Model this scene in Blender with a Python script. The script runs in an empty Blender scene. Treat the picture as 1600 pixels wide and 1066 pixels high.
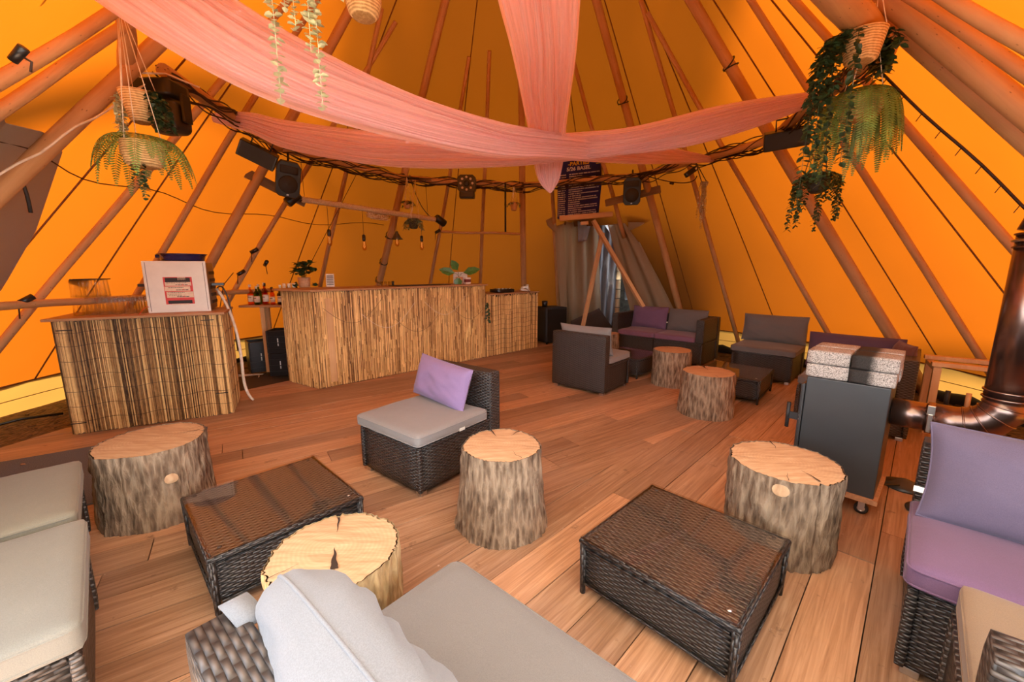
import bpy, bmesh, math, random
from mathutils import Vector, Matrix, noise
random.seed(7)
C = bpy.context.scene.collection
SC = bpy.context.scene
PI = math.pi
# ---------------------------------------------------------------- camera
CH = 1.4
cam = bpy.data.cameras.new('camera'); cam.sensor_width = 36.0; cam.lens = 638.0/1600*36.0
cam.clip_start = 0.02; cam.clip_end = 300
co = bpy.data.objects.new('camera', cam); C.objects.link(co)
co.location = (0, 0, CH); co.rotation_euler = (math.radians(90-10.05), 0, 0)
SC.camera = co
# ---------------------------------------------------------------- light, sky, exposure
SUN_E = 56.0; SKY = 6.4
SC.view_settings.view_transform = 'Standard'; SC.view_settings.look = 'None'
SC.view_settings.exposure = 0.35; SC.view_settings.gamma = 1.0
try: SC.view_settings.use_curve_mapping = False
except Exception: pass
w = bpy.data.worlds.new('sky'); SC.world = w; w.use_nodes = True
nt = w.node_tree; nt.nodes.clear()
wo = nt.nodes.new('ShaderNodeOutputWorld'); bg = nt.nodes.new('ShaderNodeBackground')
tc = nt.nodes.new('ShaderNodeTexCoord'); sx = nt.nodes.new('ShaderNodeSeparateXYZ'); rp = nt.nodes.new('ShaderNodeValToRGB')
nt.links.new(tc.outputs['Generated'], sx.inputs[0]); nt.links.new(sx.outputs['Z'], rp.inputs[0])
rp.color_ramp.elements[0].position = 0.0; rp.color_ramp.elements[0].color = (0.92, 0.94, 0.97, 1)
rp.color_ramp.elements[1].position = 0.8; rp.color_ramp.elements[1].color = (0.52, 0.66, 0.92, 1)
nt.links.new(rp.outputs[0], bg.inputs[0]); bg.inputs[1].default_value = SKY
nt.links.new(bg.outputs[0], wo.inputs[0])
sl = bpy.data.lights.new('sun', 'SUN'); sl.energy = SUN_E; sl.angle = math.radians(0.8); sl.color = (1.0, 0.95, 0.86)
so = bpy.data.objects.new('sun', sl); C.objects.link(so)
saz, sel = math.radians(183), math.radians(42)
sd = Vector((math.sin(saz)*math.cos(sel), math.cos(saz)*math.cos(sel), math.sin(sel)))
so.location = sd*20; so.rotation_euler = sd.to_track_quat('Z', 'Y').to_euler()
SC.cycles.use_denoising = True
SC.cycles.max_bounces = 10; SC.cycles.diffuse_bounces = 5; SC.cycles.transparent_max_bounces = 16
SC.cycles.transmission_bounces = 6; SC.cycles.sample_clamp_indirect = 6.0

# ---------------------------------------------------------------- materials
MATS = {}
class NT:
    def __init__(s, name):
        s.m = bpy.data.materials.new(name); s.m.use_nodes = True; s.t = s.m.node_tree
        s.b = s.t.nodes['Principled BSDF']; s.out = s.t.nodes['Material Output']; MATS[name] = s.m
    def n(s, typ, **kw):
        x = s.t.nodes.new('ShaderNode'+typ)
        for k, v in kw.items():
            if k.startswith('i_'):
                key = k[2:]
                key = int(key) if key.isdigit() else key.replace('_', ' ')
                if hasattr(v, 'is_linked') or hasattr(v, 'links'): s.t.links.new(v, x.inputs[key])
                else: x.inputs[key].default_value = v
            else: setattr(x, k, v)
        return x
    def link(s, a, b): s.t.links.new(a, b)
    def math(s, op, a, b=None, c=None):
        x = s.t.nodes.new('ShaderNodeMath'); x.operation = op
        for i, v in enumerate((a, b, c)):
            if v is None: continue
            if hasattr(v, 'links'): s.t.links.new(v, x.inputs[i])
            else: x.inputs[i].default_value = v
        return x.outputs[0]
    def ramp(s, fac, stops, interp='LINEAR'):
        x = s.t.nodes.new('ShaderNodeValToRGB'); x.color_ramp.interpolation = interp
        e = x.color_ramp.elements
        while len(e) > 1: e.remove(e[0])
        e[0].position = stops[0][0]; e[0].color = (*stops[0][1], 1)
        for p, c in stops[1:]:
            q = e.new(p); q.color = (*c, 1)
        s.t.links.new(fac, x.inputs[0]); return x.outputs[0]
    def mix(s, fac, a, b, typ='MIX'):
        x = s.t.nodes.new('ShaderNodeMix'); x.data_type = 'RGBA'; x.blend_type = typ
        for k, v in ((0, fac), (6, a), (7, b)):
            if hasattr(v, 'links'): s.t.links.new(v, x.inputs[k])
            else: x.inputs[k].default_value = v if k == 0 else (*v[:3], 1)
        return x.outputs[2]
    def noise(s, vec=None, scale=5, detail=4, rough=.55, dist=0):
        x = s.n('TexNoise', i_Scale=scale, i_Detail=detail, i_Roughness=rough, i_Distortion=dist)
        if vec is not None: s.link(vec, x.inputs['Vector'])
        return x.outputs['Fac']
    def mapping(s, vec, scale=(1, 1, 1), loc=(0, 0, 0), rot=(0, 0, 0)):
        x = s.n('Mapping'); s.link(vec, x.inputs[0]); x.inputs['Scale'].default_value = scale
        x.inputs['Location'].default_value = loc; x.inputs['Rotation'].default_value = rot
        return x.outputs[0]
    def bump(s, h, dist=.01, strength=1.0):
        x = s.n('Bump'); s.link(h, x.inputs['Height']); x.inputs['Distance'].default_value = dist; x.inputs['Strength'].default_value = strength
        s.link(x.outputs[0], s.b.inputs['Normal']); return x.outputs[0]
    def obj(s): return s.n('TexCoord').outputs['Object']
    def uv(s): return s.n('TexCoord').outputs['UV']
    def rnd(s):
        x = s.n('VertexColor'); x.layer_name = 'rnd'; return x.outputs[0]
    def set(s, col=None, rough=None, metal=None, spec=None):
        if col is not None:
            if hasattr(col, 'links'): s.link(col, s.b.inputs['Base Color'])
            else: s.b.inputs['Base Color'].default_value = (*col, 1)
        if rough is not None:
            if hasattr(rough, 'links'): s.link(rough, s.b.inputs['Roughness'])
            else: s.b.inputs['Roughness'].default_value = rough
        if metal is not None: s.b.inputs['Metallic'].default_value = metal
        if spec is not None: s.b.inputs['Specular IOR Level'].default_value = spec

def plain(name, col, rough=.6, metal=0, spec=.5, var=.12, nscale=30, bump=0):
    t = NT(name)
    f = t.noise(t.obj(), nscale, 3)
    lo = tuple(c*(1-var) for c in col); hi = tuple(min(1, c*(1+var)) for c in col)
    t.set(t.ramp(f, [(.3, lo), (.7, hi)]), rough, metal, spec)
    if bump: t.bump(f, bump)
    return t.m

def thin_cloth(name, col_t, col_d, mixf=.5, alpha=None, weave=260, stripes=False, var=.06):
    t = NT(name)
    t.t.nodes.remove(t.b)
    o = t.obj()
    f = t.noise(o, 2.2, 3); g = t.noise(o, weave, 2)
    ct = t.ramp(f, [(.3, tuple(c*(1-var) for c in col_t)), (.7, col_t)])
    ct = t.mix(.14, ct, t.ramp(g, [(.3, (0, 0, 0)), (.7, (1, 1, 1))]), 'MULTIPLY')
    tr = t.n('BsdfTranslucent'); t.link(ct, tr.inputs[0])
    df = t.n('BsdfDiffuse'); df.inputs[0].default_value = (*col_d, 1)
    mx = t.n('MixShader'); mx.inputs[0].default_value = mixf
    t.link(tr.outputs[0], mx.inputs[1]); t.link(df.outputs[0], mx.inputs[2])
    last = mx.outputs[0]
    if alpha is not None:
        tp = t.n('BsdfTransparent'); m2 = t.n('MixShader')
        if stripes:
            uv = t.mapping(t.uv(), (90, 1.2, 1)); s_ = t.noise(uv, 1.0, 3, .6)
            a = t.ramp(s_, [(.35, (alpha-.15,)*3), (.6, (min(1, alpha+.12),)*3)])
            t.link(a, m2.inputs[0])
        else: m2.inputs[0].default_value = alpha
        t.link(tp.outputs[0], m2.inputs[1]); t.link(last, m2.inputs[2]); last = m2.outputs[0]
    t.link(last, t.out.inputs[0]); return t.m

CANVAS = thin_cloth('tent_canvas', (.098, .0208, .0007), (.42, .20, .08), .24)
AWN = thin_cloth('pale_canvas', (.42, .35, .26), (.5, .42, .33), .4)  # pale so the unseen awning spreads neutral sunlight inside
SKIRT = thin_cloth('skirt_canvas', (.11, .049, .008), (.42, .25, .08), .30)
TAUPE = thin_cloth('taupe_canvas', (.45, .33, .19), (.48, .36, .23), .6)
SHADEM = thin_cloth('shade_patch', (.50, .46, .40), (.50, .46, .40), .5)  # taupe tone gives the shaded part of the wall canvas
GREYCLOTH = thin_cloth('grey_cloth', (.25, .25, .27), (.33, .32, .33), .7)
PINK = thin_cloth('pink_tulle', (1.0, .74, .78), (1.0, .78, .80), .45, .93, 400, True)

def wood(name, c1, c2, c3, scale=1.0, rough=.65, axis=2, knots=True, spec=.3):
    t = NT(name); o = t.obj()
    sc = [22*scale]*3; sc[axis] = 1.3*scale
    v = t.mapping(o, tuple(sc))
    f = t.noise(v, 1.0, 6, .62, .6)
    f2 = t.noise(o, 2.2*scale, 3)
    col = t.ramp(f, [(.25, c1), (.5, c2), (.75, c3)])
    col = t.mix(.35, col, t.ramp(f2, [(.35, c1), (.65, c3)]))
    if knots:
        sk = [9*scale]*3; sk[axis] = 3.2*scale
        vo = t.n('TexVoronoi', feature='F1'); t.link(t.mapping(o, tuple(sk)), vo.inputs['Vector'])
        kn = t.ramp(vo.outputs['Distance'], [(.05, (1, 1, 1)), (.13, (0, 0, 0))])
        col = t.mix(t.math('MULTIPLY', kn, .75), col, tuple(c*.28 for c in c1))
    t.set(col, rough, 0, spec); t.bump(f, .002*1, .6)
    return t.m
POLE = wood('pole_wood', (.36, .18, .075), (.52, .28, .12), (.64, .37, .17), 1.0, .55)
TIMBER = wood('timber', (.48, .27, .12), (.62, .38, .18), (.74, .48, .25), 1.0, .6, 2, False)
OLDWOOD = wood('weathered_wood', (.14, .10, .07), (.22, .15, .10), (.30, .21, .14), 1.0, .75, 0, False)
TOPWOOD = wood('counter_wood', (.30, .15, .07), (.42, .23, .11), (.52, .31, .16), 1.0, .5, 0, False)

def deck_mat():
    t = NT('deck_boards'); uv = t.uv(); r = t.rnd()
    sr = t.n('SeparateColor'); t.link(r, sr.inputs[0]); rv = sr.outputs[0]
    v = t.mapping(uv, (1.1, 26, 1))
    off = t.n('CombineXYZ'); t.link(t.math('MULTIPLY', rv, 37.0), off.inputs[0]); t.link(t.math('MULTIPLY', rv, 11.0), off.inputs[2])
    va = t.n('VectorMath', operation='ADD'); t.link(v, va.inputs[0]); t.link(off.outputs[0], va.inputs[1])
    f = t.noise(va.outputs[0], 1.6, 7, .6, 1.2)
    col = t.ramp(f, [(.25, (.24, .125, .065)), (.5, (.41, .24, .135)), (.72, (.56, .36, .225))])
    base = t.ramp(rv, [(0, (.62, .58, .56)), (.5, (.95, .92, .90)), (1, (1.22, 1.10, 1.0))])
    col = t.mix(1.0, col, base, 'MULTIPLY')
    o = t.obj()
    d1 = t.noise(o, 1.1, 5, .65); d2 = t.noise(o, 7, 5, .7); d3 = t.noise(o, 24, 3, .6)
    col = t.mix(t.math('MULTIPLY', t.ramp(d1, [(.45, (0, 0, 0)), (.75, (1, 1, 1))]), .30), col, (.47, .34, .27))
    col = t.mix(t.math('MULTIPLY', t.ramp(d2, [(.62, (0, 0, 0)), (.70, (1, 1, 1))]), .55), col, (.10, .05, .03))
    col = t.mix(t.math('MULTIPLY', t.ramp(d3, [(.70, (0, 0, 0)), (.76, (1, 1, 1))]), .5), col, (.62, .50, .42))
    t.set(col, t.ramp(d1, [(.3, (.42,)*3), (.7, (.62,)*3)]), 0, .4)
    t.bump(f, .0025, .7); return t.m
DECK = deck_mat()

def mulch_mat():
    t = NT('bark_mulch'); o = t.obj()
    vo = t.n('TexVoronoi', i_Scale=38.0); t.link(t.mapping(o, (1, .45, 1), rot=(0, 0, .6)), vo.inputs['Vector'])
    f = t.noise(o, 20, 5, .7)
    col = t.mix(.5, t.ramp(f, [(.3, (.05, .022, .012)), (.5, (.15, .07, .035)), (.75, (.34, .18, .09))]), t.ramp(vo.outputs['Distance'], [(0, (.30, .15, .07)), (.6, (.03, .015, .01))]))
    t.set(col, .9); t.bump(vo.outputs['Distance'], .03); return t.m
MULCH = mulch_mat()
LAWN = plain('pale_bounce_ground', (.34, .31, .27), .9, nscale=3, var=.25)  # unseen ground outside, pale tone chosen to bounce neutral light in
CARPET = plain('grey_carpet', (.13, .135, .16), .95, nscale=220, var=.45, bump=.002)

def wicker_mat(name, col=(.020, .017, .017), hi=(.085, .078, .075), w=.024, h=.011, rough=.36):
    t = NT(name); uv = t.uv(); s = t.n('SeparateXYZ'); t.link(uv, s.inputs[0])
    rv = t.math('DIVIDE', s.outputs[1], h); row = t.math('FLOOR', rv); fr = t.math('SUBTRACT', rv, row)
    prof = t.math('SINE', t.math('MULTIPLY', fr, PI))
    ph = t.math('ADD', t.math('MULTIPLY', s.outputs[0], PI/w), t.math('MULTIPLY', row, PI))
    wv = t.math('MULTIPLY_ADD', t.math('COSINE', ph), .5, .5)
    wv = t.math('POWER', wv, .6)
    hh = t.math('MULTIPLY', t.math('POWER', prof, .5), wv)
    f = t.noise(uv, 30, 2)
    c = t.ramp(hh, [(.05, tuple(x*.25 for x in col)), (.5, col), (1, hi)])
    c = t.mix(t.math('MULTIPLY', f, .3), c, hi)
    t.set(c, rough, 0, .6); t.bump(hh, .005 if name == 'brown_wicker' else .008, 1.0); return t.m
WICKER = wicker_mat('black_wicker')
WICKERB = wicker_mat('brown_wicker', (.040, .032, .027), (.12, .098, .083), .028, .014, .42)

def fabric(name, col, var=.07, rough=.85):
    t = NT(name); o = t.obj(); f = t.noise(o, 3.5, 4); g = t.noise(o, 420, 2)
    c = t.ramp(f, [(.3, tuple(x*(1-var) for x in col)), (.7, tuple(x*(1+var) for x in col))])
    c = t.mix(.25, c, t.ramp(g, [(.35, tuple(x*.55 for x in col)), (.65, tuple(min(1, x*1.25) for x in col))]))
    t.set(c, rough, 0, .25); t.b.inputs['Sheen Weight'].default_value = .15
    t.bump(t.noise(o, 9, 3), .006, .35); return t.m
F_GREY = fabric('grey_fabric', (.225, .212, .207)); F_DGREY = fabric('dark_grey_fabric', (.13, .12, .115))
F_PALE = fabric('pale_fabric', (.215, .21, .18)); F_LIGHT = fabric('light_grey_fabric', (.195, .205, .225)); F_NEAR = fabric('smooth_grey_fabric', (.175, .165, .155))
F_LILAC = fabric('lilac_fabric', (.24, .165, .32)); F_PURP = fabric('purple_fabric', (.15, .085, .155)); F_PLUM = fabric('plum_fabric', (.20, .10, .16))
F_DPURP = fabric('dark_purple_fabric', (.075, .04, .065)); F_BEIGE = fabric('beige_fabric', (.24, .165, .10)); F_BROWN = fabric('red_brown_fabric', (.13, .045, .03))
F_SAND = fabric('sand_fabric', (.215, .195, .145)); F_BLACK = fabric('black_cloth', (.012, .012, .014))

def bark_mat(name, c1, c2, c3):
    t = NT(name); o = t.obj()
    vo = t.n('TexVoronoi', feature='F1', i_Scale=1.0); t.link(t.mapping(o, (46, 46, 9)), vo.inputs['Vector'])
    f = t.noise(t.mapping(o, (30, 30, 7)), 1.0, 6, .7, .8); g = t.noise(o, 6, 3)
    h = t.math('ADD', t.math('MULTIPLY', vo.outputs['Distance'], .6), f)
    c = t.ramp(h, [(.45, c1), (.72, c2), (1.05, c3)])
    c = t.mix(.3, c, t.ramp(g, [(.3, c1), (.7, c3)]))
    t.set(c, .9, 0, .15); t.bump(h, .016, .9); return t.m
BARK = bark_mat('tree_bark', (.040, .022, .013), (.19, .125, .08), (.42, .31, .21))
BARK2 = bark_mat('split_bark', (.16, .09, .035), (.48, .31, .14), (.70, .50, .26))
def end_mat(name, c1, c2, c3):
    t = NT(name); o = t.obj(); s = t.n('SeparateXYZ'); t.link(o, s.inputs[0])
    n0 = t.noise(o, 7, 3)
    r = t.math('SQRT', t.math('ADD', t.math('POWER', t.math('ADD', s.outputs[0], .02), 2), t.math('POWER', s.outputs[1], 2)))
    r = t.math('ADD', r, t.math('MULTIPLY', n0, .03))
    w_ = t.math('SINE', t.math('MULTIPLY', r, 420.0)); f = t.noise(t.mapping(o, (8, 60, 8), rot=(0, 0, .5)), 1.0, 5, .6)
    c = t.ramp(f, [(.25, c1), (.5, c2), (.75, c3)])
    c = t.mix(t.math('MULTIPLY', t.math('MULTIPLY_ADD', w_, .5, .5), .22), c, c1)
    t.set(c, .75, 0, .2); t.bump(f, .002, .5); return t.m
ENDG = end_mat('sawn_end', (.38, .21, .11), (.52, .33, .185), (.62, .43, .265))
CRACK = plain('crack_dark', (.03, .015, .008), .9)

def reed_mat(name, lo, mid, hi):
    t = NT(name); r = t.rnd(); sr = t.n('SeparateColor'); t.link(r, sr.inputs[0])
    f = t.noise(t.mapping(t.obj(), (50, 50, 14)), 1.0, 4, .7)
    k = t.math('ADD', t.math('MULTIPLY', sr.outputs[0], .7), t.math('MULTIPLY', f, .45))
    t.set(t.ramp(k, [(.18, lo), (.5, mid), (.9, hi)]), .5, 0, .35); return t.m
REED = reed_mat('reed_stems', (.14, .06, .018), (.56, .32, .105), (.92, .64, .27))
REEDG = reed_mat('brown_reed_stems', (.045, .020, .008), (.36, .20, .07), (.82, .56, .24))

BLACKP = plain('black_plastic', (.012, .012, .013), .35); BLACKM = plain('matt_black', (.016, .016, .017), .6)
GREYM = plain('stove_steel', (.055, .060, .064), .38, .35, .5, .08, 3); CHROME = plain('metal_foot', (.55, .53, .50), .3, 1, .5, .05)
WHITEP = plain('white_plastic', (.74, .75, .70), .4, 0, .5, .04, 12); RED = plain('label_red', (.60, .06, .06), .5); NAVY = plain('navy_plastic', (.012, .014, .09), .15, 0, .8)
CREAM = plain('label_cream', (.72, .60, .46), .6); ROPE = plain('hemp_rope', (.52, .38, .22), .9, 0, .2, .25, 90, .003); CORD = plain('white_cord', (.72, .62, .50), .7)
WIRE = plain('brown_wire', (.035, .015, .008), .6); REDW = plain('red_wire', (.5, .04, .01), .5)
LEAF = plain('dark_leaf', (.025, .06, .022), .5, var=.5, nscale=20); FERN = plain('fern_leaf', (.10, .19, .035), .5, var=.5, nscale=12); EUC = plain('pale_eucalyptus', (.55, .60, .40), .6, var=.18)
SOFTL = plain('grey_leaf', (.14, .17, .09), .6, var=.3); DRIED = plain('dried_leaf', (.36, .26, .13), .8, var=.3); GLEAF = plain('green_leaf', (.05, .16, .03), .4, var=.3)
SEAM = plain('seam_thread', (.16, .055, .012), .8); PAPER = plain('paper', (.70, .66, .60), .7)

def weave_pot(name, c1, c2):
    t = NT(name); o = t.obj(); b = t.n('TexWave', wave_type='BANDS', bands_direction='Z', i_Scale=28.0, i_Distortion=2.5)
    t.link(o, b.inputs['Vector']); n_ = t.noise(t.mapping(o, (60, 60, 30)), 1.0, 4)
    k = t.math('MULTIPLY_ADD', n_, .6, t.math('MULTIPLY', b.outputs['Fac'], .4))
    t.set(t.ramp(k, [(.25, c1), (.7, c2)]), .75); t.bump(k, .006); return t.m
BASKET = weave_pot('woven_basket', (.42, .24, .08), (.86, .62, .30)); TERRA = weave_pot('clay_pot', (.50, .28, .14), (.68, .42, .24))
DARKPOT = plain('dark_pot', (.03, .028, .024), .6)

def granite():
    t = NT('granite'); o = t.obj(); v = t.n('TexVoronoi', i_Scale=420.0); t.link(o, v.inputs['Vector']); s = t.n('SeparateColor'); t.link(v.outputs['Color'], s.inputs[0])
    t.set(t.ramp(s.outputs[0], [(0, (.06, .055, .05)), (.22, (.12, .11, .10)), (.3, (.36, .33, .30)), (.65, (.44, .40, .37)), (1, (.60, .56, .52))]), .75, 0, .3); return t.m
GRANITE = granite()
def granite_sooty():
    t = NT('sooty_granite'); o = t.obj(); v = t.n('TexVoronoi', i_Scale=420.0); t.link(o, v.inputs['Vector']); s = t.n('SeparateColor'); t.link(v.outputs['Color'], s.inputs[0])
    c = t.ramp(s.outputs[0], [(0, (.06, .055, .05)), (.22, (.12, .11, .10)), (.3, (.36, .33, .30)), (.65, (.44, .40, .37)), (1, (.60, .56, .52))])
    sx_ = t.n('SeparateXYZ'); t.link(o, sx_.inputs[0])
    k = t.math('ADD', sx_.outputs[0], t.math('MULTIPLY', t.noise(o, 30, 3), .03))
    m = t.math('MULTIPLY', t.ramp(k, [(.095, (1, 1, 1)), (.135, (0, 0, 0))]), .96)
    t.set(t.mix(m, c, (.015, .013, .012)), .8, 0, .3); return t.m
SOOTY = granite_sooty()
def steel_pipe():
    t = NT('smoked_steel'); o = t.obj(); f = t.noise(o, 3, 3)
    t.set(t.ramp(f, [(.3, (.14, .075, .068)), (.5, (.25, .17, .14)), (.72, (.38, .30, .25))]), .27, .95, .5); return t.m
PIPE = steel_pipe()
def glass_top():
    t = NT('table_glass'); t.t.nodes.remove(t.b)
    tp = t.n('BsdfTransparent'); tp.inputs[0].default_value = (.90, .88, .86, 1); gl = t.n('BsdfGlossy'); gl.inputs[0].default_value = (1, 1, 1, 1); gl.inputs['Roughness'].default_value = .03
    fr = t.n('Fresnel'); fr.inputs[0].default_value = 1.65; mx = t.n('MixShader'); ge = t.n('NewGeometry'); t.link(t.math('MULTIPLY', fr.outputs[0], t.math('SUBTRACT', 1.0, ge.outputs['Backfacing'])), mx.inputs[0])
    t.link(tp.outputs[0], mx.inputs[1]); t.link(gl.outputs[0], mx.inputs[2]); t.link(mx.outputs[0], t.out.inputs[0]); return t.m
GLASS = glass_top()
TOPW = wicker_mat('brown_woven_top', (.075, .056, .044), (.19, .15, .12), .028, .012, .5)
def clear_glass(name, col, k=1.3):
    t = NT(name); t.t.nodes.remove(t.b)
    tp = t.n('BsdfTransparent'); tp.inputs[0].default_value = (*col, 1); gl = t.n('BsdfGlossy'); gl.inputs['Roughness'].default_value = .05
    lw = t.n('LayerWeight'); lw.inputs[0].default_value = .35; mx = t.n('MixShader'); t.link(t.math('MULTIPLY', lw.outputs['Facing'], k), mx.inputs[0])
    t.link(tp.outputs[0], mx.inputs[1]); t.link(gl.outputs[0], mx.inputs[2]); t.link(mx.outputs[0], t.out.inputs[0]); return t.m
CUP = clear_glass('clear_cup', (.97, .97, .97), .85); BULBG = clear_glass('amber_bulb', (.95, .72, .38), .8)
GL_O = clear_glass('orange_glass', (.85, .35, .12), .5); GL_G = clear_glass('green_glass', (.15, .38, .10), .5); GL_R = clear_glass('red_glass', (.65, .06, .06), .5)
GL_C = clear_glass('pale_glass', (.85, .70, .65), .5); GL_K = clear_glass('dark_glass', (.03, .03, .03), .5)
t_ = NT('bulb_filament'); t_.set((.9, .5, .15), .4); t_.b.inputs['Emission Color'].default_value = (1, .6, .25, 1); t_.b.inputs['Emission Strength'].default_value = .7; FILA = t_.m
POSTER = plain('poster_navy', (.018, .018, .15), .5, 0, .4, .35, 3); YEL = plain('poster_yellow', (.80, .52, .04), .6); WHT = plain('poster_white', (.68, .64, .66), .6)
PLY = plain('plywood_edge', (.46, .24, .12), .6, 0, .4, .2, 60); STONE = plain('stone_wall', (.16, .155, .13), .9, 0, .2, .35, 9, .01); DARKV = plain('dark_panel', (.05, .032, .022), .8)

# ---------------------------------------------------------------- mesh helper
class MB:
    def __init__(s): s.v = []; s.f = []; s.r = []; s.sm = []; s.uv = {}; s.cr = None
    def add(s, vs, fs, smooth=False, rnd=None, uvs=None):
        b = len(s.v); s.v += [tuple(p) for p in vs]
        for i, f in enumerate(fs):
            if uvs is not None: s.uv[len(s.f)] = uvs[i]
            s.f.append(tuple(b+k for k in f)); s.sm.append(smooth); s.r.append(s.cr if rnd is None else rnd)
        return s
    def box(s, c, d, M=None, rnd=None):
        x, y, z = [k/2 for k in d]
        vs = [Vector((sx*x, sy*y, sz*z)) for sx in (-1, 1) for sy in (-1, 1) for sz in (-1, 1)]
        if M is not None: vs = [M @ p for p in vs]
        vs = [p+Vector(c) for p in vs]
        return s.add(vs, [(0, 1, 3, 2), (4, 6, 7, 5), (0, 4, 5, 1), (2, 3, 7, 6), (0, 2, 6, 4), (1, 5, 7, 3)], False, rnd)
    def prism(s, poly, z0, z1, rnd=None):
        n = len(poly); vs = [(x, y, z0) for x, y in poly]+[(x, y, z1) for x, y in poly]
        fs = [tuple(range(n-1, -1, -1)), tuple(range(n, 2*n))]+[(i, (i+1) % n, n+(i+1) % n, n+i) for i in range(n)]
        return s.add(vs, fs, False, rnd)
    def tube(s, pts, r, n=8, caps=True, rnd=None, closed=False):
        pts = [Vector(p) for p in pts]; m = len(pts)
        rs = r if isinstance(r, (list, tuple)) else [r]*m
        T = []
        for i in range(m):
            a = pts[(i-1) % m] if closed else pts[max(i-1, 0)]; b = pts[(i+1) % m] if closed else pts[min(i+1, m-1)]
            d = b-a; T.append(d.normalized() if d.length > 1e-9 else Vector((0, 0, 1)))
        up = Vector((0, 0, 1)) if abs(T[0].z) < .9 else Vector((1, 0, 0))
        N = (up-T[0]*up.dot(T[0])).normalized(); vs = []; L = 0; us = []
        for i in range(m):
            N = (N-T[i]*N.dot(T[i])); N = N.normalized() if N.length > 1e-6 else T[i].orthogonal().normalized()
            B = T[i].cross(N)
            if i: L += (pts[i]-pts[i-1]).length
            us.append(L)
            for k in range(n):
                a = 2*PI*k/n; vs.append(pts[i]+(N*math.cos(a)+B*math.sin(a))*rs[i])
        fs = []; uvs = []
        for i in range(m if closed else m-1):
            j = (i+1) % m
            for k in range(n):
                k2 = (k+1) % n; fs.append((i*n+k, i*n+k2, j*n+k2, j*n+k))
                c = 2*PI*rs[i]/n; u1 = us[j] if j else us[i]+.02
                uvs.append([(us[i], k*c), (us[i], (k+1)*c), (u1, (k+1)*c), (u1, k*c)])
        s.add(vs, fs, True, rnd, uvs)
        if caps and not closed:
            b = len(s.v)-len(vs)
            for ring, rev in ((0, True), (m-1, False)):
                f = [b+ring*n+k for k in range(n)]
                if rev: f.reverse()
                s.f.append(tuple(f)); s.sm.append(False); s.r.append(s.cr if rnd is None else rnd)
        return s
    def lathe(s, prof, n=24, c=(0, 0, 0), smooth=True, M=None, rnd=None):
        vs = []
        for r, z in prof:
            for k in range(n):
                a = 2*PI*k/n; p = Vector((r*math.cos(a), r*math.sin(a), z))
                if M is not None: p = M @ p
                vs.append(p+Vector(c))
        fs = []
        for i in range(len(prof)-1):
            for k in range(n):
                k2 = (k+1) % n; fs.append((i*n+k, i*n+k2, (i+1)*n+k2, (i+1)*n+k))
        s.add(vs, fs, smooth, rnd)
        b = len(s.v)-len(vs)
        for ring, rev in ((0, True), (len(prof)-1, False)):
            if prof[ring][0] > 1e-4:
                f = [b+ring*n+k for k in range(n)]
                if rev: f.reverse()
                s.f.append(tuple(f)); s.sm.append(False); s.r.append(s.cr if rnd is None else rnd)
        return s
    def rbox(s, c, d, r, seg=10, puff=0, M=None, wr=0, seed=0):
        h = Vector(d)/2; r = min(r, min(h)); vs = {}; L = []; F = []
        def key(p): return tuple(round(q, 5) for q in p)
        def put(p):
            q = Vector((p.x*h.x, p.y*h.y, p.z*h.z))
            inn = Vector([max(-(h[i]-r), min(h[i]-r, q[i])) for i in range(3)])
            dd = q-inn
            if dd.length > 1e-9: q = inn+dd.normalized()*r
            if puff: q.z += math.copysign(1, p.z)*puff*(1-p.x**2)*(1-p.y**2)*(1 if abs(p.z) > .5 else 0)
            if wr: q.z += wr*noise.noise(Vector((q.x*5+seed, q.y*5, q.z*2)))*abs(p.z)
            k = key(p)
            if k not in vs:
                vs[k] = len(L); L.append(q)
            return vs[k]
        def t_(i, n_):  # cluster samples near the rounded edge
            u = -1+2*i/n_; return math.copysign(abs(u)**.6, u)
        for ax in range(3):
            for sg in (-1, 1):
                a1, a2 = (ax+1) % 3, (ax+2) % 3
                for i in range(seg):
                    for j in range(seg):
                        q = []
                        for (ii, jj) in ((i, j), (i+1, j), (i+1, j+1), (i, j+1)):
                            p = Vector((0, 0, 0)); p[ax] = sg; p[a1] = t_(ii, seg); p[a2] = t_(jj, seg); q.append(put(p))
                        F.append(tuple(q) if sg > 0 else tuple(reversed(q)))
        pts = [((M @ p) if M is not None else p)+Vector(c) for p in L]
        return s.add(pts, F, True)
    def leaf(s, b, d, nrm, L, W, fold=.15, tip=1.0):
        b = Vector(b); d = Vector(d).normalized(); nrm = Vector(nrm); nrm = (nrm-d*nrm.dot(d))
        nrm = nrm.normalized() if nrm.length > 1e-5 else d.orthogonal().normalized(); sd_ = d.cross(nrm)
        pt = [b, b+d*L*.35+sd_*W*.5+nrm*fold*W, b+d*L*.72+sd_*W*.38*tip+nrm*fold*W*.6, b+d*L-nrm*fold*L*.3, b+d*L*.72-sd_*W*.38*tip+nrm*fold*W*.6, b+d*L*.35-sd_*W*.5+nrm*fold*W, b+d*L*.4, b+d*L*.72]
        return s.add(pt, [(0, 1, 6), (6, 1, 2, 7), (7, 2, 3), (0, 6, 5), (6, 7, 4, 5), (7, 3, 4)], False)
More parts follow.
